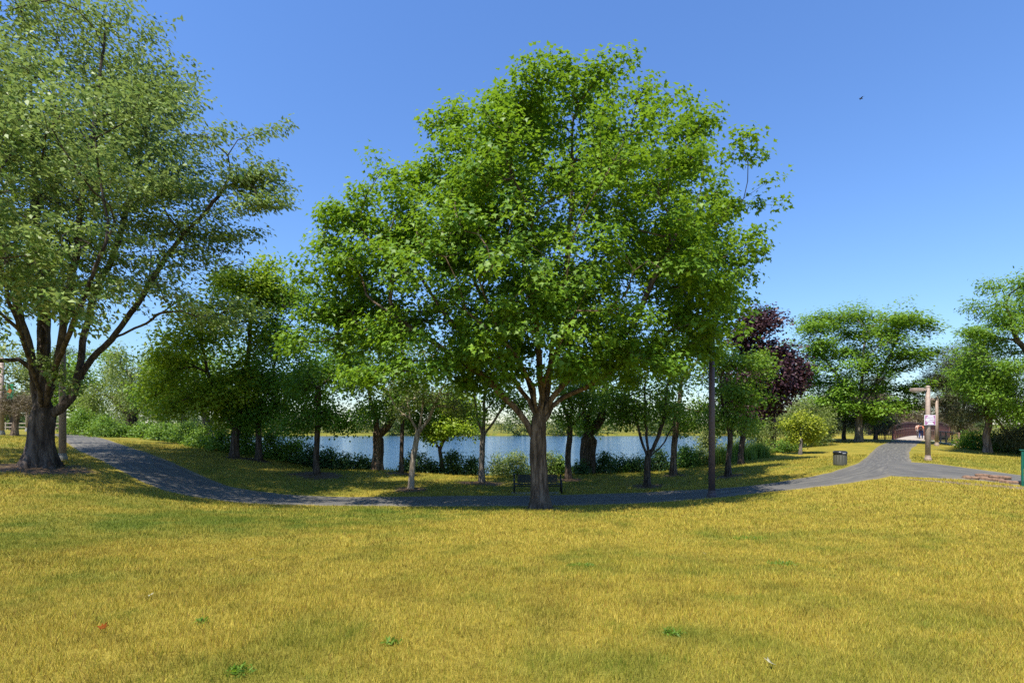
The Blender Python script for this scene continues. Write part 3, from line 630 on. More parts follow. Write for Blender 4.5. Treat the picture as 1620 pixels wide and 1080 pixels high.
for k, (px, d, top, wd, base) in enumerate([(1405, 92, 628, 22, 690), (1440, 98, 640, 20, 690), (1470, 104, 632, 22, 690), (1376, 90, 612, 26, 690), (1505, 96, 626, 24, 690)]):
    row_tree('bare_pine_tree', ['brownish pine beyond the far end of the bridge', 'short brownish pine straight over the bridge', 'brownish pine behind the lamp posts', 'tall brownish pine beyond the honey locust across the bridge', 'brownish pine behind the ramp railing'][k],
     px, d, .22, [[(px, 680), (px, 660), (px + 1, top + 10)]], [(px, top + 14, wd * .7, 14), (px, top + 34, wd, 15), (px, top + 52, wd * 1.05, 10)], 'brownpine', 'pine', 260, 34, .62, 70 + k, shape='needle', group=PINES, spread=.6, rand=1.0, up=.3, upward=0)
# ---- trees on the far left
row_tree('willow_tree', 'old weeping willow with black gnarled trunk behind the round bush', 208, 52, .62, [[(209,672),(208,664),(207,656)], [(207,660),(190,645),(178,630),(165,615)], [(207,658),(222,640),(235,620)], [(208,656),(205,630),(210,600)]],
 [(205,605,60,32),(165,615,40,30),(245,615,45,32),(285,625,40,26),(215,575,50,22)], 'willow', 'dark', 430, 38, .24, 80, shape='slim', group=None, hang=2.6, spread=.3, up=.2, droop=1.2, flare=.2)
BGL = 'background trees beyond the far end of the path'
for k, (px, d, R, es, lf, lab) in enumerate([(120, 58, .3, [(125,615,38,40),(100,640,30,26),(150,580,40,26)], 'mid', 'leafy green tree behind the tan lamp post by the path'),
    (290, 62, .3, [(285,600,40,36),(310,630,34,30),(265,640,30,24)], 'olive', 'grey-green tree on the shore between willow and bright tree'),
    (20, 66, .35, [(15,590,50,40),(45,620,36,30),(-20,620,45,40)], 'olive', 'dull olive tree behind the post with the green banner'),
    (75, 78, .35, [(75,600,40,40),(100,575,36,30)], 'far', 'hazy green tree far behind the silvery maple')]):
    row_tree('background_tree', lab, px, d, R, [[(px, 675), (px, 655)]], es, lf, 'dark', 300, 30, .30, 90 + k, group=BGL, spread=.6)
row_tree('brown_pine_tree', 'small crooked brownish pine between green banner and thick forked trunk', 23, 38, .2, [[(24,672),(26,660),(25,648)], [(25,650),(15,635)], [(25,648),(35,630)]], [(25,632,30,16),(42,645,22,12),(8,640,20,14)], 'brownpine', 'pine', 150, 34, .26, 95, shape='needle', group=None, spread=.34, rand=1, up=.3)
# ---- far shore: one distant mass of woods
def far_woods():
    rng = np.random.RandomState(77); Cs = []; As = []
    for k in range(300):
        t = rng.rand(); x = -330 + 560 * t; y = 231 + rng.rand() ** 1.5 * 45 + (10 if -120 < x < -60 else 0)
        h = 7 + 9 * rng.rand() ** 1.3; w = 2.5 + 3 * rng.rand(); n = 34
        v = rng.randn(n, 3); v /= np.linalg.norm(v, axis=1, keepdims=True); v *= (.4 + .6 * rng.rand(n))[:, None]
        z0 = float(gz(x, y)); Cs.append(np.array([x, y, z0 + h * .5]) + v * np.array([w, w, h * .52])); As.append(v)
    for k in range(60):     # the land behind the left and right banks
        s = -1 if k < 36 else 1; y = 95 + rng.rand() * 120; x = s * (y * (.85 + .5 * rng.rand()) + (20 if s > 0 else 0)); h = 7 + 6 * rng.rand(); w = 3.5 + 2 * rng.rand(); n = 40
        if float(lake_in(np.array([x]), np.array([y]))[0]) > -3: continue
        v = rng.randn(n, 3); v /= np.linalg.norm(v, axis=1, keepdims=True); v *= (.4 + .6 * rng.rand(n))[:, None]
        Cs.append(np.array([x, y, float(gz(x, y)) + h * .55]) + v * np.array([w, w, h * .48])); As.append(v)
    C = np.concatenate(Cs); A = np.concatenate(As) + 1e-6; A /= np.linalg.norm(A, axis=1, keepdims=True)
    V, fs, tint = leaf_cloud(C, A, 9, rng, .95, 'kite', .8, .4)
    me = mesh_np('far_woods', V, fs); a = me.attributes.new('tint', 'FLOAT', 'FACE'); a.data.foreach_set('value', tint.astype(np.float32))
    tag(link('far_woods', me, LM['far']), 'distant line of trees on the far shore of the lake', 'woods', kind='stuff')
far_woods()

# ------------------------------------------------------------------ shrubs on the bank
def shrub(name, label, px, d, wpx, hpx, leaf, seed, group, size=.14, n=None, shape='kite'):
    rng = np.random.RandomState(seed); b = spot(px, d); w = wpx / F * d / 2; h = hpx / F * d
    root = empty(name, b, label, 'shrub', group); n = n or int(44 + 40 * w * h)
    sk = Skel(b - np.array([0, 0, .08])); top = b + np.array([0, 0, .12]); sk.limb(np.array([b - [0, 0, .08], top]), rng, 0, .1, 0)
    a = rng.rand(n) * 2 * pi; r = np.sqrt(rng.rand(n)); z = (.03 + .97 * rng.rand(n) ** 1.15)
    env = 1.15 * np.sqrt(np.clip(1.08 - z ** 2, 0.05, 1)) * (.8 + .3 * np.sin(3 * a + seed))
    C = b + np.c_[np.cos(a) * r * w * env, np.sin(a) * r * w * .75 * env, z * h * (.8 + .35 * rng.rand(n))]
    C[:, 2] = np.maximum(C[:, 2], gz(C[:, 0], C[:, 1]) + .08)
    sk.attach(C, rng, .3, .3, 1, 1.0); V, f = sk.mesh(.05, .006, 0, .3, b, 0, seed, b[2])
    link('stem', mesh_np('stem', V, [f], True), BK['dark'], root)
    A = C - b - np.array([0, 0, h * .3]); A /= np.linalg.norm(A, axis=1, keepdims=True) + 1e-6
    V, fs, tint = leaf_cloud(C, A, 24, rng, size, shape, .2, .4, .9, .5, .6, .6, .1)
    me = mesh_np('foliage', V - b, fs); at = me.attributes.new('tint', 'FLOAT', 'FACE'); at.data.foreach_set('value', tint.astype(np.float32))
    tag(link('foliage', me, LM[leaf], root), kind='stuff')
BANK = 'shrubs along the lake bank'
SH = [(165,41,58,27,'shrub','round bright green clipped bush beside the path'),(130,44,60,34,'mid','dense dark green bush behind the lamp post by the path'),
 (195,42,46,15,'shrub','low green bush next to the round clipped bush'),(228,42,50,19,'shrub','low green bush in front of the willow trunk'),(262,40,46,23,'shrub','leafy green bush between willow and two-stemmed tree'),(296,39,44,28,'shrub','tall green bush before the two-stemmed grey tree'),
 (320,37,46,26,'shrub','spreading bush at the foot of the two-stemmed tree'),(352,35.5,44,28,'shrub','green bush between the two-stemmed tree and bright tree trunk'),(388,35,42,44,'shrub','tall green bush between the bright and dark trunks'),(432,35,50,46,'shrub','tall bush between the thin black trunk and the mulch ring'),
 (464,35,44,34,'shrub','green bush thinning out towards open water'),(492,34.5,42,28,'darkshrub','dark shrub behind the mulch-ring trunk'),(520,34.5,36,24,'darkshrub','dark shrub on the water side next to the mulch-ring trunk'),(545,34.5,30,18,'darkshrub','small dark shrub against open water'),
 (575,35,24,14,'darkshrub','tiny dark shrub beside the leaning forked trunk'),(655,34.5,40,26,'darkshrub','dark shrub behind the pale leaning trunk'),(682,35,28,12,'darkshrub','tiny dark shrub between pale trunk and low bright foliage'),(718,35,44,30,'darkshrub','bluish dark shrub standing alone against the water'),
 (746,35,28,22,'darkshrub','dark shrub beside the slim grey trunk'),(785,35,48,28,'paleshrub','pale green shrub between slim grey trunk and bench'),(818,35,52,33,'paleshrub','large pale green shrub behind the bench'),(868,35,40,28,'paleshrub','pale shrub behind the big maple trunk'),
 (884,35,26,20,'shrub','green shrub touching the straight dark trunk'),(918,34.3,20,12,'darkshrub','tiny shrub between the dark and knotty trunks'),(956,35.5,40,26,'darkshrub','dark shrub touching the knotty trunk'),(985,36,40,20,'darkshrub','low dark shrub midway along the open water'),
 (1010,36,36,18,'darkshrub','low dark shrub close to the vase-shaped tree'),(1042,36,30,28,'darkshrub','upright shrub behind the vase-shaped tree'),(1085,37,38,28,'shrub','green shrub between the brown trunk and lamp post'),(1106,37.5,30,22,'paleshrub','pale shrub at the edge of the tall grass'),
 (1120,41,50,52,'olive','tall grey-green bush beside the lamp post at the shore'),(1242,43,44,16,'shrub','low green bush under the weeping willow')]
for k, (px, d, w, h, lf, lab) in enumerate(SH): shrub('round_bush' if k == 0 else 'bank_shrub', lab, px, d, w, h, lf, 200 + k, None if k < 2 else BANK, .15 if lf != 'paleshrub' else .12)
# hedge on the right
for k, (px, d, w, h, lab) in enumerate([(1540, 43.5, 46, 22, 'dark clipped hedge bush next to the ramp railing'), (1580, 42, 52, 24, 'dark hedge bush behind the leaning pine'), (1618, 40.5, 52, 26, 'dark hedge bush under the silvery maple'), (1660, 39.5, 56, 28, 'dark hedge bush at the far end of the hedge')]):
    shrub('hedge_bush', lab, px, d, w * 1.15, h, 'dark', 260 + k, 'dark hedge under the pines', .14, 130)
# low weeds along the bank crest
def bank_weeds():
    rng = np.random.RandomState(55); px = rng.uniform(180, 1230, 1500); near = LAKE[:11]; t = rng.rand(1500) * 10; i = t.astype(int); f = (t - i)[:, None]
    Q = near[i] * (1 - f) + near[i + 1] * f + np.c_[rng.randn(1500) * .5, rng.randn(1500) * .45 - .3]; gap = fbm(Q[:, 0], Q[:, 1], 2.2, 2) > .42; Q = Q[gap]
    C = np.c_[Q, gz(Q[:, 0], Q[:, 1]) + .08 + .3 * rng.rand(len(Q)) * fbm(Q[:, 0] + 5, Q[:, 1], 1.5, 2)]
    V, fs, tint = leaf_cloud(C, np.tile([[0, 0, 1.]], (len(C), 1)), 22, rng, .15, 'blade', .17, .35, .8, .4, .6, .7, -.3)
    me = mesh_np('bank_weeds', V, fs); a = me.attributes.new('tint', 'FLOAT', 'FACE'); a.data.foreach_set('value', tint.astype(np.float32))
    tag(link('bank_weeds', me, LM['shrub']), 'low weeds and ground cover along the lake bank', 'weeds', kind='stuff')
bank_weeds()
# tall reeds
def reeds(label, px, d, wpx, hpx, n, seed):
    rng = np.random.RandomState(seed); b = spot(px, d); w = wpx / F * d / 2; h = hpx / F * d
    x = b[0] + rng.randn(n) * w * .5; y = b[1] + rng.randn(n) * w * .35; z = gz(x, y); hh = h * (.5 + .55 * rng.rand(n)) * np.exp(-((x - b[0]) / (w * 1.3)) ** 2)
    az = rng.rand(n) * 2 * pi; ln = .25 * rng.rand(n) + .05; base = np.c_[x, y, z - .03]; yw = rng.rand(n) * 2 * pi; sd = np.c_[np.cos(yw), np.sin(yw), np.zeros(n)] * .02
    mid = base + np.c_[np.cos(az) * ln * hh * .4, np.sin(az) * ln * hh * .4, hh * .6]; tip = base + np.c_[np.cos(az) * ln * hh * 1.5, np.sin(az) * ln * hh * 1.5, hh]
    V = np.stack([base - sd, base + sd, mid + sd * .8, tip, mid - sd * .8], 1).reshape(-1, 3) - b; o = np.arange(n)[:, None] * 5
    me = mesh_np('reed_clump', V, [o + np.array([[0, 1, 2, 4]]), o + np.array([[4, 2, 3]])])
    t = rng.rand(n); at = me.attributes.new('tint', 'FLOAT', 'FACE'); at.data.foreach_set('value', np.r_[t, t].astype(np.float32))
    tag(link('reed_clump', me, LM['reed'], loc=b), label, 'reeds', 'tall grass clumps at the lake edge')
reeds('tall bright grass clump closest to the tall lamp post', 1135, 37.5, 44, 30, 900, 301); reeds('tall bright grass clump behind the dark slanting trunk', 1165, 38.5, 50, 34, 1000, 302); reeds('tall bright grass clump nearest the weeping willow', 1197, 40, 44, 28, 900, 303)

# ------------------------------------------------------------------ simple materials for the park furniture
def plain(name, col, rough=.5, metal=0, var=.25, scale=8, bmp=0):
    m, N, L, b = nodes_mat(name); co = coords(N); n = noise(N, L, co, scale, 5, .65)
    L.new(ramp(N, L, n, [(.3, tuple(v * (1 - var) for v in col)), (.7, tuple(min(1, v * (1 + var)) for v in col))]), b.inputs['Base Color'])
    b.inputs['Roughness'].default_value = rough; b.inputs['Metallic'].default_value = metal
    if bmp: bump(N, L, b, n, bmp, .01)
    if 'leaf' in name: b.inputs['Specular IOR Level'].default_value = .05
    return m
PM = {'pole_dark': plain('dark_brown_paint', (.085, .058, .062), .55), 'pole_tan': plain('sunlit_tan_paint', (.30, .225, .175), .6), 'concrete': plain('concrete', (.24, .23, .20), .9, 0, .2, 20, .3),  # pole_tan: brown-tan paint, its colour lightened to carry the sunlight on it
      'lens': plain('lamp_lens', (.55, .55, .5), .2), 'black': plain('black_coated_metal', (.008, .008, .009), .6), 'rust': plain('weathering_steel', (.115, .045, .034), .75), 'railbrown': plain('brown_railing_paint', (.30, .19, .135), .6),
      'deck': plain('bridge_deck', (.33, .28, .22), .85), 'binwall': plain('pebbled_bin_wall', (.065, .065, .045), .75, 0, .5, 60, .4), 'binlid': plain('black_plastic_lid', (.015, .016, .018), .3), 'binplate': plain('light_grey_plate', (.4, .4, .4), .5),
      'white': plain('white_sign_paint', (.78, .76, .78), .5, 0, .04), 'purple': plain('purple_sign_paint', (.34, .10, .26), .5, 0, .1), 'green': plain('dark_green_metal', (.0, .10, .065), .45), 'greenbanner': plain('green_banner', (.01, .19, .08), .8),
      'orange': plain('orange_emblem', (.5, .16, .02), .8), 'stone': plain('brown_fieldstone', (.17, .10, .06), .9, 0, .6, 9, .6), 'skin': plain('skin', (.42, .24, .17), .55), 'shirt': plain('orange_shirt', (.62, .19, .10), .85),
      'shirt2': plain('pale_peach_shirt', (.60, .36, .27), .85), 'jeans': plain('blue_jeans', (.025, .05, .16), .85), 'shorts': plain('grey_trousers', (.20, .17, .17), .85), 'hair': plain('dark_hair', (.015, .011, .009), .6), 'pack': plain('dark_backpack', (.03, .018, .024), .7), 'shoe': plain('shoe', (.06, .05, .05), .7),
      'wood': plain('grey_wood', (.30, .25, .19), .85), 'deadleaf': plain('dead_leaf', (.15, .040, .006), .8, 0, .4, 30), 'paleleaf': plain('pale_leaf', (.34, .32, .20), .7, 0, .2, 30), 'bird': plain('bird_feathers', (.03, .03, .035), .7), 'wingwall': plain('pale_concrete', (.46, .47, .34), .9, 0, .12, 6)}

# ------------------------------------------------------------------ lamp posts
LAMPG = 'lamp posts along the path'
def lamp(label, px, d, height, mat, arm_dir, width=.26, base='square', banner_arms=False, head=True):
    b = spot(px, d); root = empty('lamp_post', b, label, 'lamp post', LAMPG); w = width / 2
    MB().tube([(0,0,.05),(0,0,height * .5),(0,0,height)], [w * 1.12, w, w * .88], 10).build('pole', PM[mat], root, True)
    MB().lathe([(w * 1.5,-.1),(w * 1.5,.10),(w * 1.42,.16),(w * 1.22,.2),(w * 1.2,.3),(w * 1.05,.32)], 16).build('base', PM['concrete' if base == 'round' else mat], root)
    MB().lathe([(w * .98,0),(w * 1.0,.05),(w * .6,.1),(.01,.12)], 10, (0,0,height)).build('cap', PM[mat], root)
    if head:
        dx, dy = arm_dir; q = Matrix.Rotation(math.atan2(dy, dx), 3, 'Z')
        MB().box((dx * .25, dy * .25, height - .12), (.45, .14, .14), q, .01).build('arm', PM[mat], root)
        h = MB().box((dx * .68, dy * .68, height - .14), (.62, .36, .2), q, .03).build('lamp_head', PM[mat], root)
        MB().box((dx * .68, dy * .68, height - .265), (.48, .27, .06), q, .02).build('lens', PM['lens'], h)
    if banner_arms:
        for z in (.52, .70): MB().tube([(0,0,height * z), (-.75,-.25,height * z)], .025, 6).build('banner_arm', PM[mat], root)
    return root
lamp('tall dark brown lamp post standing in the path edge under the big maple', 1126, 22.75, 7.4, 'pole_dark', (-.8, .6), .27)
lamp('tan lamp post directly behind the thick forked silvery maple', 99, 24.5, 7.2, 'pole_tan', (.8, .6), .27, 'round')
lamp('tan lamp post carrying the purple and white sign', 1468, 31, 4.42, 'pole_tan', (-1, 0), .25)
lamp('tan lamp post with bare banner arms beside the ramp railing', 1482, 46, 4.3, 'pole_tan', (-1, -.05), .25, 'square', True)
lamp('tan lamp post with a green banner in front of dull olive tree', 3, 38, 5.6, 'pole_tan', (-1, 0), .26, 'round')
lamp('short tan post by the crooked pine', 43, 43, 2.6, 'pole_tan', (1, 0), .2, 'round', False, False)
# green banner held by the post on the left
b = spot(3, 38); r = empty('banner', (b[0] + .0, b[1], b[2]), 'green banner with orange emblem hanging from a tan post', 'banner')
MB().box((.62, 0, 3.2), (.5, .02, 1.15)).build('cloth', PM['greenbanner'], r); MB().tube([(0, 0, 3.8), (.9, 0, 3.8)], .018, 6).build('rod', PM['pole_tan'], r); MB().tube([(0, 0, 2.6), (.9, 0, 2.6)], .018, 6).build('rod', PM['pole_tan'], r)
MB().box((.6, -.014, 3.25), (.28, .006, .3), Matrix.Rotation(.5, 3, 'Y')).build('emblem', PM['orange'], r)
# notice sign on the right-hand lamp post
b = spot(1468, 31); s = 31 / F
r = empty('notice_sign', (b[0], b[1] - .15, b[2]), 'purple and white notice sign strapped to a tan lamp post', 'sign'); zc = (HC - (664.5 - HY) * s) - b[2]
MB().box((0, 0, zc), (.66, .03, .62), None, .006).build('board', PM['white'], r); MB().box((0, -.018, zc), (.60, .01, .56)).build('purple_panel', PM['purple'], r)
for (x, z, w_, h_) in ((.02,.235,.34,.05),(0,.165,.46,.055),(-.01,.085,.52,.05),(.1,.03,.3,.035),(-.16,.01,.24,.09),(.0,-.05,.48,.05),(-.05,-.11,.36,.03),(.02,-.165,.30,.05),(.0,-.225,.42,.055)):
    MB().box((x, -.026, zc + z), (w_, .006, h_)).build('text_line', PM['white'], r)
for z in (.2, -.2): MB().box((0, .06, zc + z), (.3, .12, .04)).build('bracket', PM['pole_tan'], r)

# ------------------------------------------------------------------ litter bin
b = hit(1329, 735.5); r = empty('litter_bin', b, 'squat round dark litter bin on the lawn by the path bend', 'litter bin')
w = .31
body = MB().lathe([(w * .98,-.05),(w,.02),(w,.60)], 28); body.build('body', PM['binwall'], r, True)
for k in range(14):
    a = k * 2 * pi / 14; MB().box((cos(a) * w, sin(a) * w, .31), (.018, .09, .52), Matrix.Rotation(a, 3, 'Z'), .004).build('panel', PM['binwall'], r)
MB().lathe([(w + .015,.595),(w + .03,.61),(w + .03,.70),(w + .01,.74),(w - .05,.765),(.15,.765),(.14,.74)], 28).build('lid', PM['binlid'], r, True)
MB().box((0, -w - .02, .655), (.16, .03, .045)).build('lid_plate', PM['binplate'], r)  # small light grey plate on the front of the lid

# ------------------------------------------------------------------ bench
b = hit(851, 780); r = empty('park_bench', (b[0], b[1] + .3, float(gz(b[0], b[1] + .3))), 'black metal park bench half hidden by the big maple trunk', 'bench')
W = 2.42
for s_ in (-1, 1):
    lg = MB().tube([(s_ * W / 2, -.30, -.05), (s_ * W / 2, -.30, .56), (s_ * W / 2, -.26, .62), (s_ * W / 2, .10, .64), (s_ * W / 2, .2, .60)], .042, 8)
    lg.tube([(s_ * W / 2, .24, -.05), (s_ * W / 2, .22, .42), (s_ * W / 2, .34, .90)], .042, 8)
    lg.tube([(s_ * W / 2, -.28, .40), (s_ * W / 2, .22, .40)], .035, 8); lg.build('leg_frame', PM['black'], r, True)
for k in range(7): MB().box((0, -.27 + k * .077, .43 + (.02 if k == 0 else 0)), (W - .05, .062, .03), None, .006).build('slat', PM['black'], r)
for k in range(8): MB().box((0, .245 + k * .016, .50 + k * .052), (W - .34, .028, .044), Matrix.Rotation(-.25, 3, 'X')).build('slat', PM['black'], r)
MB().tube([(-W / 2, -.27, .36), (W / 2, -.27, .36)], .028, 6).build('front_rail', PM['black'], r)
c0 = np.array([b[0], b[1] + .15]); zz = float(gz(c0[0], c0[1]))
tag(MB().box((c0[0] - .1, c0[1], zz - .03), (2.5, .8, .075), None, .01).build('bench_pad', PM['concrete']), 'thin concrete pad under the black bench', 'slab')

# ------------------------------------------------------------------ footbridge with railings
u = np.array([.70, .714]); pn = np.array([u[1], -u[0]]); L0 = np.array([(1414 - CX) / F * 58, 58.]); zB = float(gz(*L0)); LEN, WID = 26.0, 2.9
r = empty('footbridge', (L0[0], L0[1], zB), 'brown steel arched footbridge at the end of the path', 'bridge')
def bp(t, s, z):   # along, across, up -> local
    q = u * t + pn * s; return (q[0], q[1], z)
arch = lambda t: .22 * (1 - (2 * t / LEN - 1) ** 2)
nb = 20; ts = np.linspace(0, LEN, nb + 1)
dk = MB()
for a_, b_ in zip(ts[:-1], ts[1:]):
    V = [bp(t, s, z) for t in (a_, b_) for s in (0, WID) for z in (arch(t) - .18 + .02, arch(t) + .02)]
    dk.add(V, [(0,1,3,2),(4,6,7,5),(0,4,5,1),(2,3,7,6),(0,2,6,4),(1,5,7,3)])
dk.build('deck', PM['deck'], r)
for s in (0, WID):
    t = np.linspace(0, LEN, 25)
    for nm, dz in (('top_chord', 1.42), ('bottom_chord', .0)):
        c = MB()
        for a_, b_ in zip(t[:-1], t[1:]): c.bar(bp(a_, s, arch(a_) * (2.6 if dz > 1 else 1) + dz), bp(b_ + .02, s, arch(b_) * (2.6 if dz > 1 else 1) + dz), .16, .18)
        c.build(nm, PM['rust'], r)
    for k, t_ in enumerate(ts):
        MB().bar(bp(t_, s, arch(t_) - .1), bp(t_, s, 2.6 * arch(t_) + 1.45), .11 if 0 < k < nb else .26, .11 if 0 < k < nb else .3).build('upright', PM['rust'], r)
        if k < nb: MB().bar(bp(t_, s, arch(t_)), bp(ts[k + 1], s, 2.6 * arch(ts[k + 1]) + 1.4), .06, .06).build('diagonal', PM['rust'], r)
    for dz in (1.05,):
        c = MB()
        for a_, b_ in zip(t[:-1], t[1:]): c.bar(bp(a_, s + (.09 if s == 0 else -.09), arch(a_) + dz), bp(b_, s + (.09 if s == 0 else -.09), arch(b_) + dz), .03, .05)
        c.build('rail', PM['railbrown'], r)
def railing(label, A, B, h, n, mat, post_every=6, wing=False):
    A = np.array(A, float); B = np.array(B, float); r = empty('ramp_railing', A, label, 'railing', 'railings leading onto the bridge'); L = B - A
    MB().bar((0,0,h), L + [0,0,h], .09, .08).build('top_rail', PM[mat], r); MB().bar((0,0,.16), L + [0,0,.16], .05, .06).build('bottom_rail', PM[mat], r)
    for k in range(n + 1):
        q = L * k / n
        if k % post_every == 0 or k == n: MB().bar(q + [0,0,-.15], q + [0,0,h + .03], .1, .1).build('post', PM[mat], r)
        else: MB().bar(q + [0,0,.16], q + [0,0,h], .03, .03).build('baluster', PM[mat], r)
    return r
R0 = L0 + pn * (WID + .1)
A = np.array([*(L0 + pn * (WID + .35) - u * .2), 0]); A[2] = zB - .02; B = spot(1517, 45.5); B[2] += .12
railing('brown baluster railing sloping down from the bridge to the pines', A, B, 1.1, 30, 'railbrown')
w_ = empty('wing_wall', A, 'low pale concrete wing wall under the sloping railing', 'wall'); Lw = B - A
MB().bar((0, 0, -.28), Lw + [0, 0, -.28], .3, .62).build('wall_slab', PM['wingwall'], w_)
A2 = np.array([L0[0] - .1, L0[1] - .1, zB]); B2 = spot(1386, 56); 
railing('short dark railing between bridge entrance and honey locust', A2, B2, 1.1, 10, 'rust', 5)
ap = np.array([bp(-1.2, -.25, .03), bp(-1.2, WID + .25, .03), bp(.3, WID + .25, .05), bp(.3, -.25, .05)]) + np.array([L0[0], L0[1], zB])
MB().add(np.r_[ap, ap - [0, 0, .2]], [(0,1,2,3),(0,4,5,1),(3,2,6,7),(1,5,6,2),(0,3,7,4)]).build('approach_slab', PM['deck'], None)
tag(bpy.data.objects['approach_slab'], 'pale concrete approach slab before the footbridge', 'slab')

# ------------------------------------------------------------------ two walkers on the bridge
def person(label, pos, ang, shirt, legs, stride):
    root = empty('person', pos, label, 'person', None, ang)
    def skin(name, J, E, mat, rootv=0):
        bm = bmesh.new(); lay = bm.verts.layers.skin.verify(); vs = []
        for k, (x, y, z, rr) in enumerate(J):
            v = bm.verts.new((x, y, z)); v[lay].radius = (rr, rr); v[lay].use_root = (k == rootv); vs.append(v)
        for a_, b_ in E: bm.edges.new((vs[a_], vs[b_]))
        me = bpy.data.meshes.new(name); bm.to_mesh(me); bm.free(); o = link(name, me, mat, root)
        md = o.modifiers.new('skin', 'SKIN'); md.use_smooth_shade = True; sb = o.modifiers.new('sub', 'SUBSURF'); sb.levels = 1; sb.render_levels = 2; return o
    st = stride
    J = [(0,0,.95,.13),(0,.01,1.15,.13),(0,0,1.36,.14),(0,0,1.48,.065),(0,.02,1.56,.07),(0,.03,1.66,.095),(0,.02,1.75,.06),
         (.17,0,1.40,.062),(.24,.02 - st * .3,1.15,.048),(.25,.10 - st * .5,.92,.036),(.25,.13 - st * .55,.82,.03),(-.17,0,1.40,.062),(-.24,.02 + st * .3,1.15,.048),(-.25,.10 + st * .5,.92,.036),(-.25,.13 + st * .55,.82,.03),
         (.1,0,.88,.09),(.1,.06 + st * .5,.5,.062),(.1,st * .9,.1,.045),(.1,.14 + st * .9,.035,.038),(-.1,0,.88,.09),(-.1,.06 - st * .4,.5,.062),(-.1,-st * .9,.12,.045),(-.1,.14 - st * .9,.04,.038)]
    E = [(0,1),(1,2),(2,3),(3,4),(4,5),(5,6),(2,7),(7,8),(8,9),(9,10),(2,11),(11,12),(12,13),(13,14),(0,15),(15,16),(16,17),(17,18),(0,19),(19,20),(20,21),(21,22)]
    skin('body', J, E, PM['skin'])
    g = lambda ids, e: [(J[k][0], J[k][1], J[k][2], J[k][3] + e) for k in ids]
    skin('shirt', g((0,1,2,7,8,11,12), .02), [(0,1),(1,2),(2,3),(3,4),(2,5),(5,6)], PM[shirt], 1)
    skin('trousers', g((0,15,16,17,19,20,21), .022), [(0,1),(1,2),(2,3),(0,4),(4,5),(5,6)], PM[legs], 0)
    MB().lathe([(.02,-.13),(.085,-.09),(.112,0),(.10,.07),(.05,.115),(.01,.12)], 12, (0,-.015,1.70)).build('hair', PM['hair'], root, True)
    for sx, k in ((1, 17), (-1, 21)): MB().box((J[k][0], J[k][1] + .06, J[k][2] - .06), (.1, .28, .09), None, .03).build('shoe', PM['shoe'], root)
    return root
hd = math.atan2(-u[0], u[1])
def onbridge(t, s): q = L0 + u * t + pn * s; return (q[0], q[1], zB + arch(t) + .02)
person('person in orange shirt and blue jeans walking away over the footbridge', onbridge(2.6, 2.15), hd, 'shirt', 'jeans', .28)
person('person in pale peach shirt and grey trousers walking ahead on the footbridge', onbridge(4.2, 1.75), hd, 'shirt2', 'shorts', -.25)
q = onbridge(2.6, 2.15); bk = empty('backpack', q, 'dark backpack worn by the walker in orange on the bridge', 'backpack', None, hd)
MB().box((0,-.22,1.22), (.3,.17,.44), None, .05).build('bag', PM['pack'], bk); MB().box((0,-.315,1.12), (.22,.06,.2), None, .025).build('pocket', PM['pack'], bk)
for sx in (-.1, .1): MB().tube([(sx,-.15,1.42),(sx,0,1.51),(sx,.15,1.40),(sx,.14,1.2)], .022, 6).build('strap', PM['pack'], bk)

# ------------------------------------------------------------------ edging stones, green sign frame, rail fence, bird, fallen leaves
rng = np.random.RandomState(4)
STN = [(1537,757.5,.55),(1552,758.5,.6),(1568,760.5,.7),(1582,761.5,.55),(1590,763.5,.45),(1600,764.5,.5),(1611,765.5,.5),(1528,757,.35),(1557,755.5,.7),(1573,757,.65),(1590,758.5,.7)]
lab_s = ['long flat brown stone in the lower row beside the branch path'] * 8 + ['long flat brown stone laid on top of the stone row'] * 3
lab_s[7] = 'shortest brown stone, at the lawn end of the stone row'; lab_s[6] = 'brown stone at the foot of the green sign post'
lab_s[8] = 'top stone of the row, farthest from the green sign'; lab_s[10] = 'top stone of the row, closest to the green sign'; lab_s[9] = 'middle one of the three stones laid on top'
for k, (px, py, ln) in enumerate(STN):
    b = hit(px, py + (3 if k >= 8 else 0)); bm = bmesh.new(); bmesh.ops.create_icosphere(bm, subdivisions=2, radius=.5)
    for v in bm.verts:
        c = v.co; f = 1 + .16 * sin(5 * c.x + k) + .12 * sin(7 * c.y + 2 * k) + .1 * sin(9 * c.z + k * 3)
        q = Vector((np.sign(c.x) * abs(c.x * 2) ** .7 / 2, np.sign(c.y) * abs(c.y * 2) ** .7 / 2, np.sign(c.z) * abs(c.z * 2) ** .7 / 2)); v.co = Vector((q.x * ln * f, q.y * .27 * f, q.z * .2 * f))
    me = bpy.data.meshes.new('edging_stone'); bm.to_mesh(me); bm.free()
    for p_ in me.polygons: p_.use_smooth = True
    o = link('edging_stone', me, PM['stone'], None, (b[0], b[1] + (.12 if k >= 8 else 0), b[2] + (.17 if k >= 8 else .045))); o.rotation_euler = (rng.randn() * .05, rng.randn() * .05, -.35 + rng.randn() * .12)
    tag(o, lab_s[k], 'stone', 'stones edging the branch path, ' + ('upper course' if k >= 8 else 'lower course'))
b = spot(1617.5, 23); r = empty('park_sign', b, 'dark green metal sign frame at the end of the stone row', 'sign', None, -.5)
for x in (0, 1.15): MB().box((x, 0, .75), (.08, .08, 1.7), None, .01).build('post', PM['green'], r)
MB().box((.575, -.005, 1.15), (1.05, .05, .7), None, .01).build('panel', PM['green'], r); MB().box((.575, -.04, 1.15), (.9, .012, .55)).build('map_board', PM['pole_tan'], r); MB().box((.575, 0, 1.63), (1.35, .14, .05), None, .01).build('top_rail', PM['green'], r)
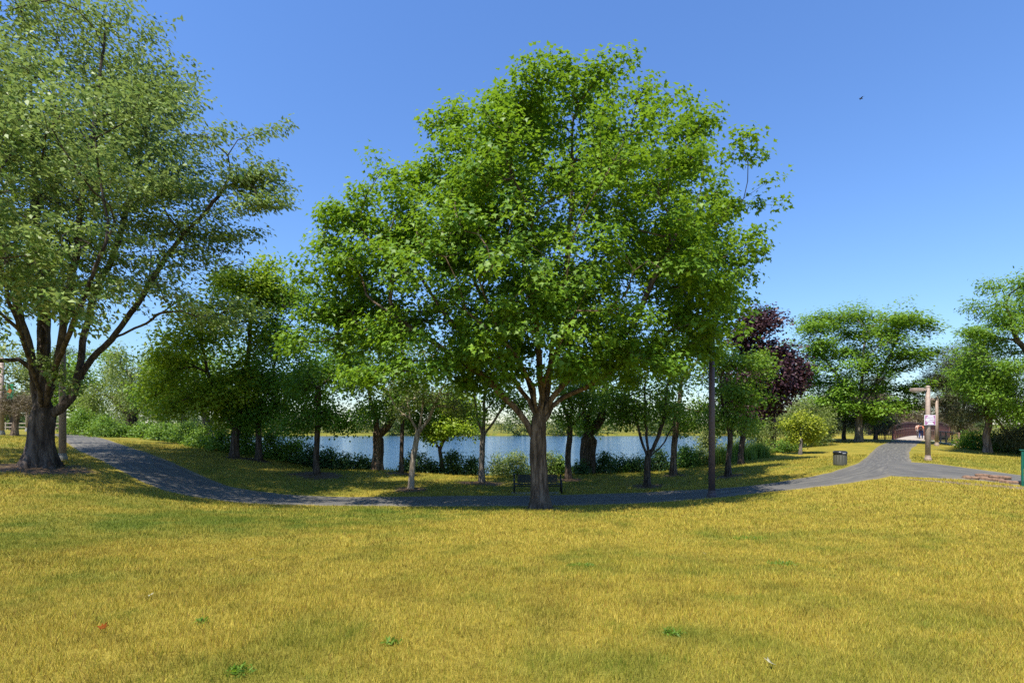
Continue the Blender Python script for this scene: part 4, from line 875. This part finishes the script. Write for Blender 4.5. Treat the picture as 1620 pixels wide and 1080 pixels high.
A = spot(-10, 62); B = spot(108, 60); r = empty('rail_fence', A, 'low grey wooden rail fence far behind the silvery maple', 'fence'); Lf = B - A
for k in range(7): q = Lf * k / 6; MB().bar(q + [0,0,-.1], q + [0,0,1.1], .1, .1).build('post', PM['wood'], r)
for z in (.5, .95): MB().bar((0, 0, z), Lf + [0, 0, z], .05, .11).build('rail', PM['wood'], r)
q = P(1362, 156, 62); r = empty('bird', q, 'small dark bird flying high in the clear blue sky', 'bird'); sc = .22
MB().tube([(-.9 * sc * 1.3,0,.02),(-.5 * sc,0,.02),(0,0,0),(.6 * sc,0,-.02),(1.1 * sc,0,-.05)], [.01,.045,.06,.04,.012], 8).build('body', PM['bird'], r, True)
for s in (-1, 1): MB().add([(-.12,0,0),(.1,0,0),(.12,s * .22,.09),(.2,s * .42,.03),(-.02,s * .24,.09)], [(0,1,2,4),(4,2,3)]).build('wing', PM['bird'], r)
MAPLE2 = np.array([(0,0,0),(-.2,.12,.05),(-.5,.22,.14),(-.22,.42,.03),(-.38,.72,.12),(-.12,.62,.02),(0,1,.16),(.12,.62,.02),(.38,.72,.06),(.22,.42,.03),(.5,.22,.18),(.2,.12,.05)])
LV = [(158,1002,.085,'deadleaf','curled rusty brown maple leaf lying on the dry grass'),(1222,1056,.085,'paleleaf','large pale dried leaf lying on the dry grass'),(397,889,.10,'paleleaf','small pale fallen leaf on grass below the path bend'),(235,948,.07,'paleleaf','tiny pale fallen leaf in the dry grass near the rusty leaf'),(1118,880,.07,'paleleaf','tiny pale fallen leaf in the grass under the tall lamp post')]
for k, (px, py, sz, mt, lab) in enumerate(LV):
    b = hit(px, py); V = np.vstack([MAPLE2, [[0, .35, 0]]]) * sz
    me = mesh_np('fallen_leaf', V, [np.array([[12, i, (i + 1) % 12] for i in range(12)])]); o = link('fallen_leaf', me, PM[mt], None, (b[0], b[1], b[2] + .035)); o.rotation_euler = (.4, .25 * (-1) ** k, k * 1.9)
    md = o.modifiers.new('thick', 'SOLIDIFY'); md.thickness = .002; tag(o, lab, 'leaf', None)


# ---- green weeds standing out of the dry lawn
WD = [(1186,852,.26,'broad dark green weed tuft, widest in the dry lawn'),(1238,893,.18,'small green weed tuft close to the widest weed'),(1065,1003,.05,'small green weed tuft closest to the large pale leaf'),(620,1018,.045,'small green weed tuft straight before the slim grey tree'),(378,1066,.06,'green weed tuft, second away from the rusty leaf'),(320,985,.03,'tiny green weed close to the rusty leaf'),(920,895,.16,'thin green weed tuft straight before the big maple')]
for k, (px, py, rad_, lab) in enumerate(WD):
    rng = np.random.RandomState(500 + k); b = hit(px, py); n = int(12 + 420 * rad_)
    rr = rad_ * np.sqrt(rng.rand(n)); an = rng.rand(n) * 2 * pi; C = np.c_[b[0] + rr * np.cos(an) * 1.4, b[1] + rr * np.sin(an) * .8, np.zeros(n)]; C[:, 2] = gz(C[:, 0], C[:, 1]) + .012
    A = np.c_[np.cos(an) * .6, np.sin(an) * .6, np.full(n, .8)]
    V, fs, tint = leaf_cloud(C, A, 2, rng, .05, 'slim', .015, .02, .5, .5, .3, .6, -.6)
    me = mesh_np('weed_tuft', V - b, fs); at = me.attributes.new('tint', 'FLOAT', 'FACE'); at.data.foreach_set('value', tint.astype(np.float32))
    tag(link('weed_tuft', me, LM['mid'], loc=b), lab, 'weed', 'green weeds in the dry lawn')
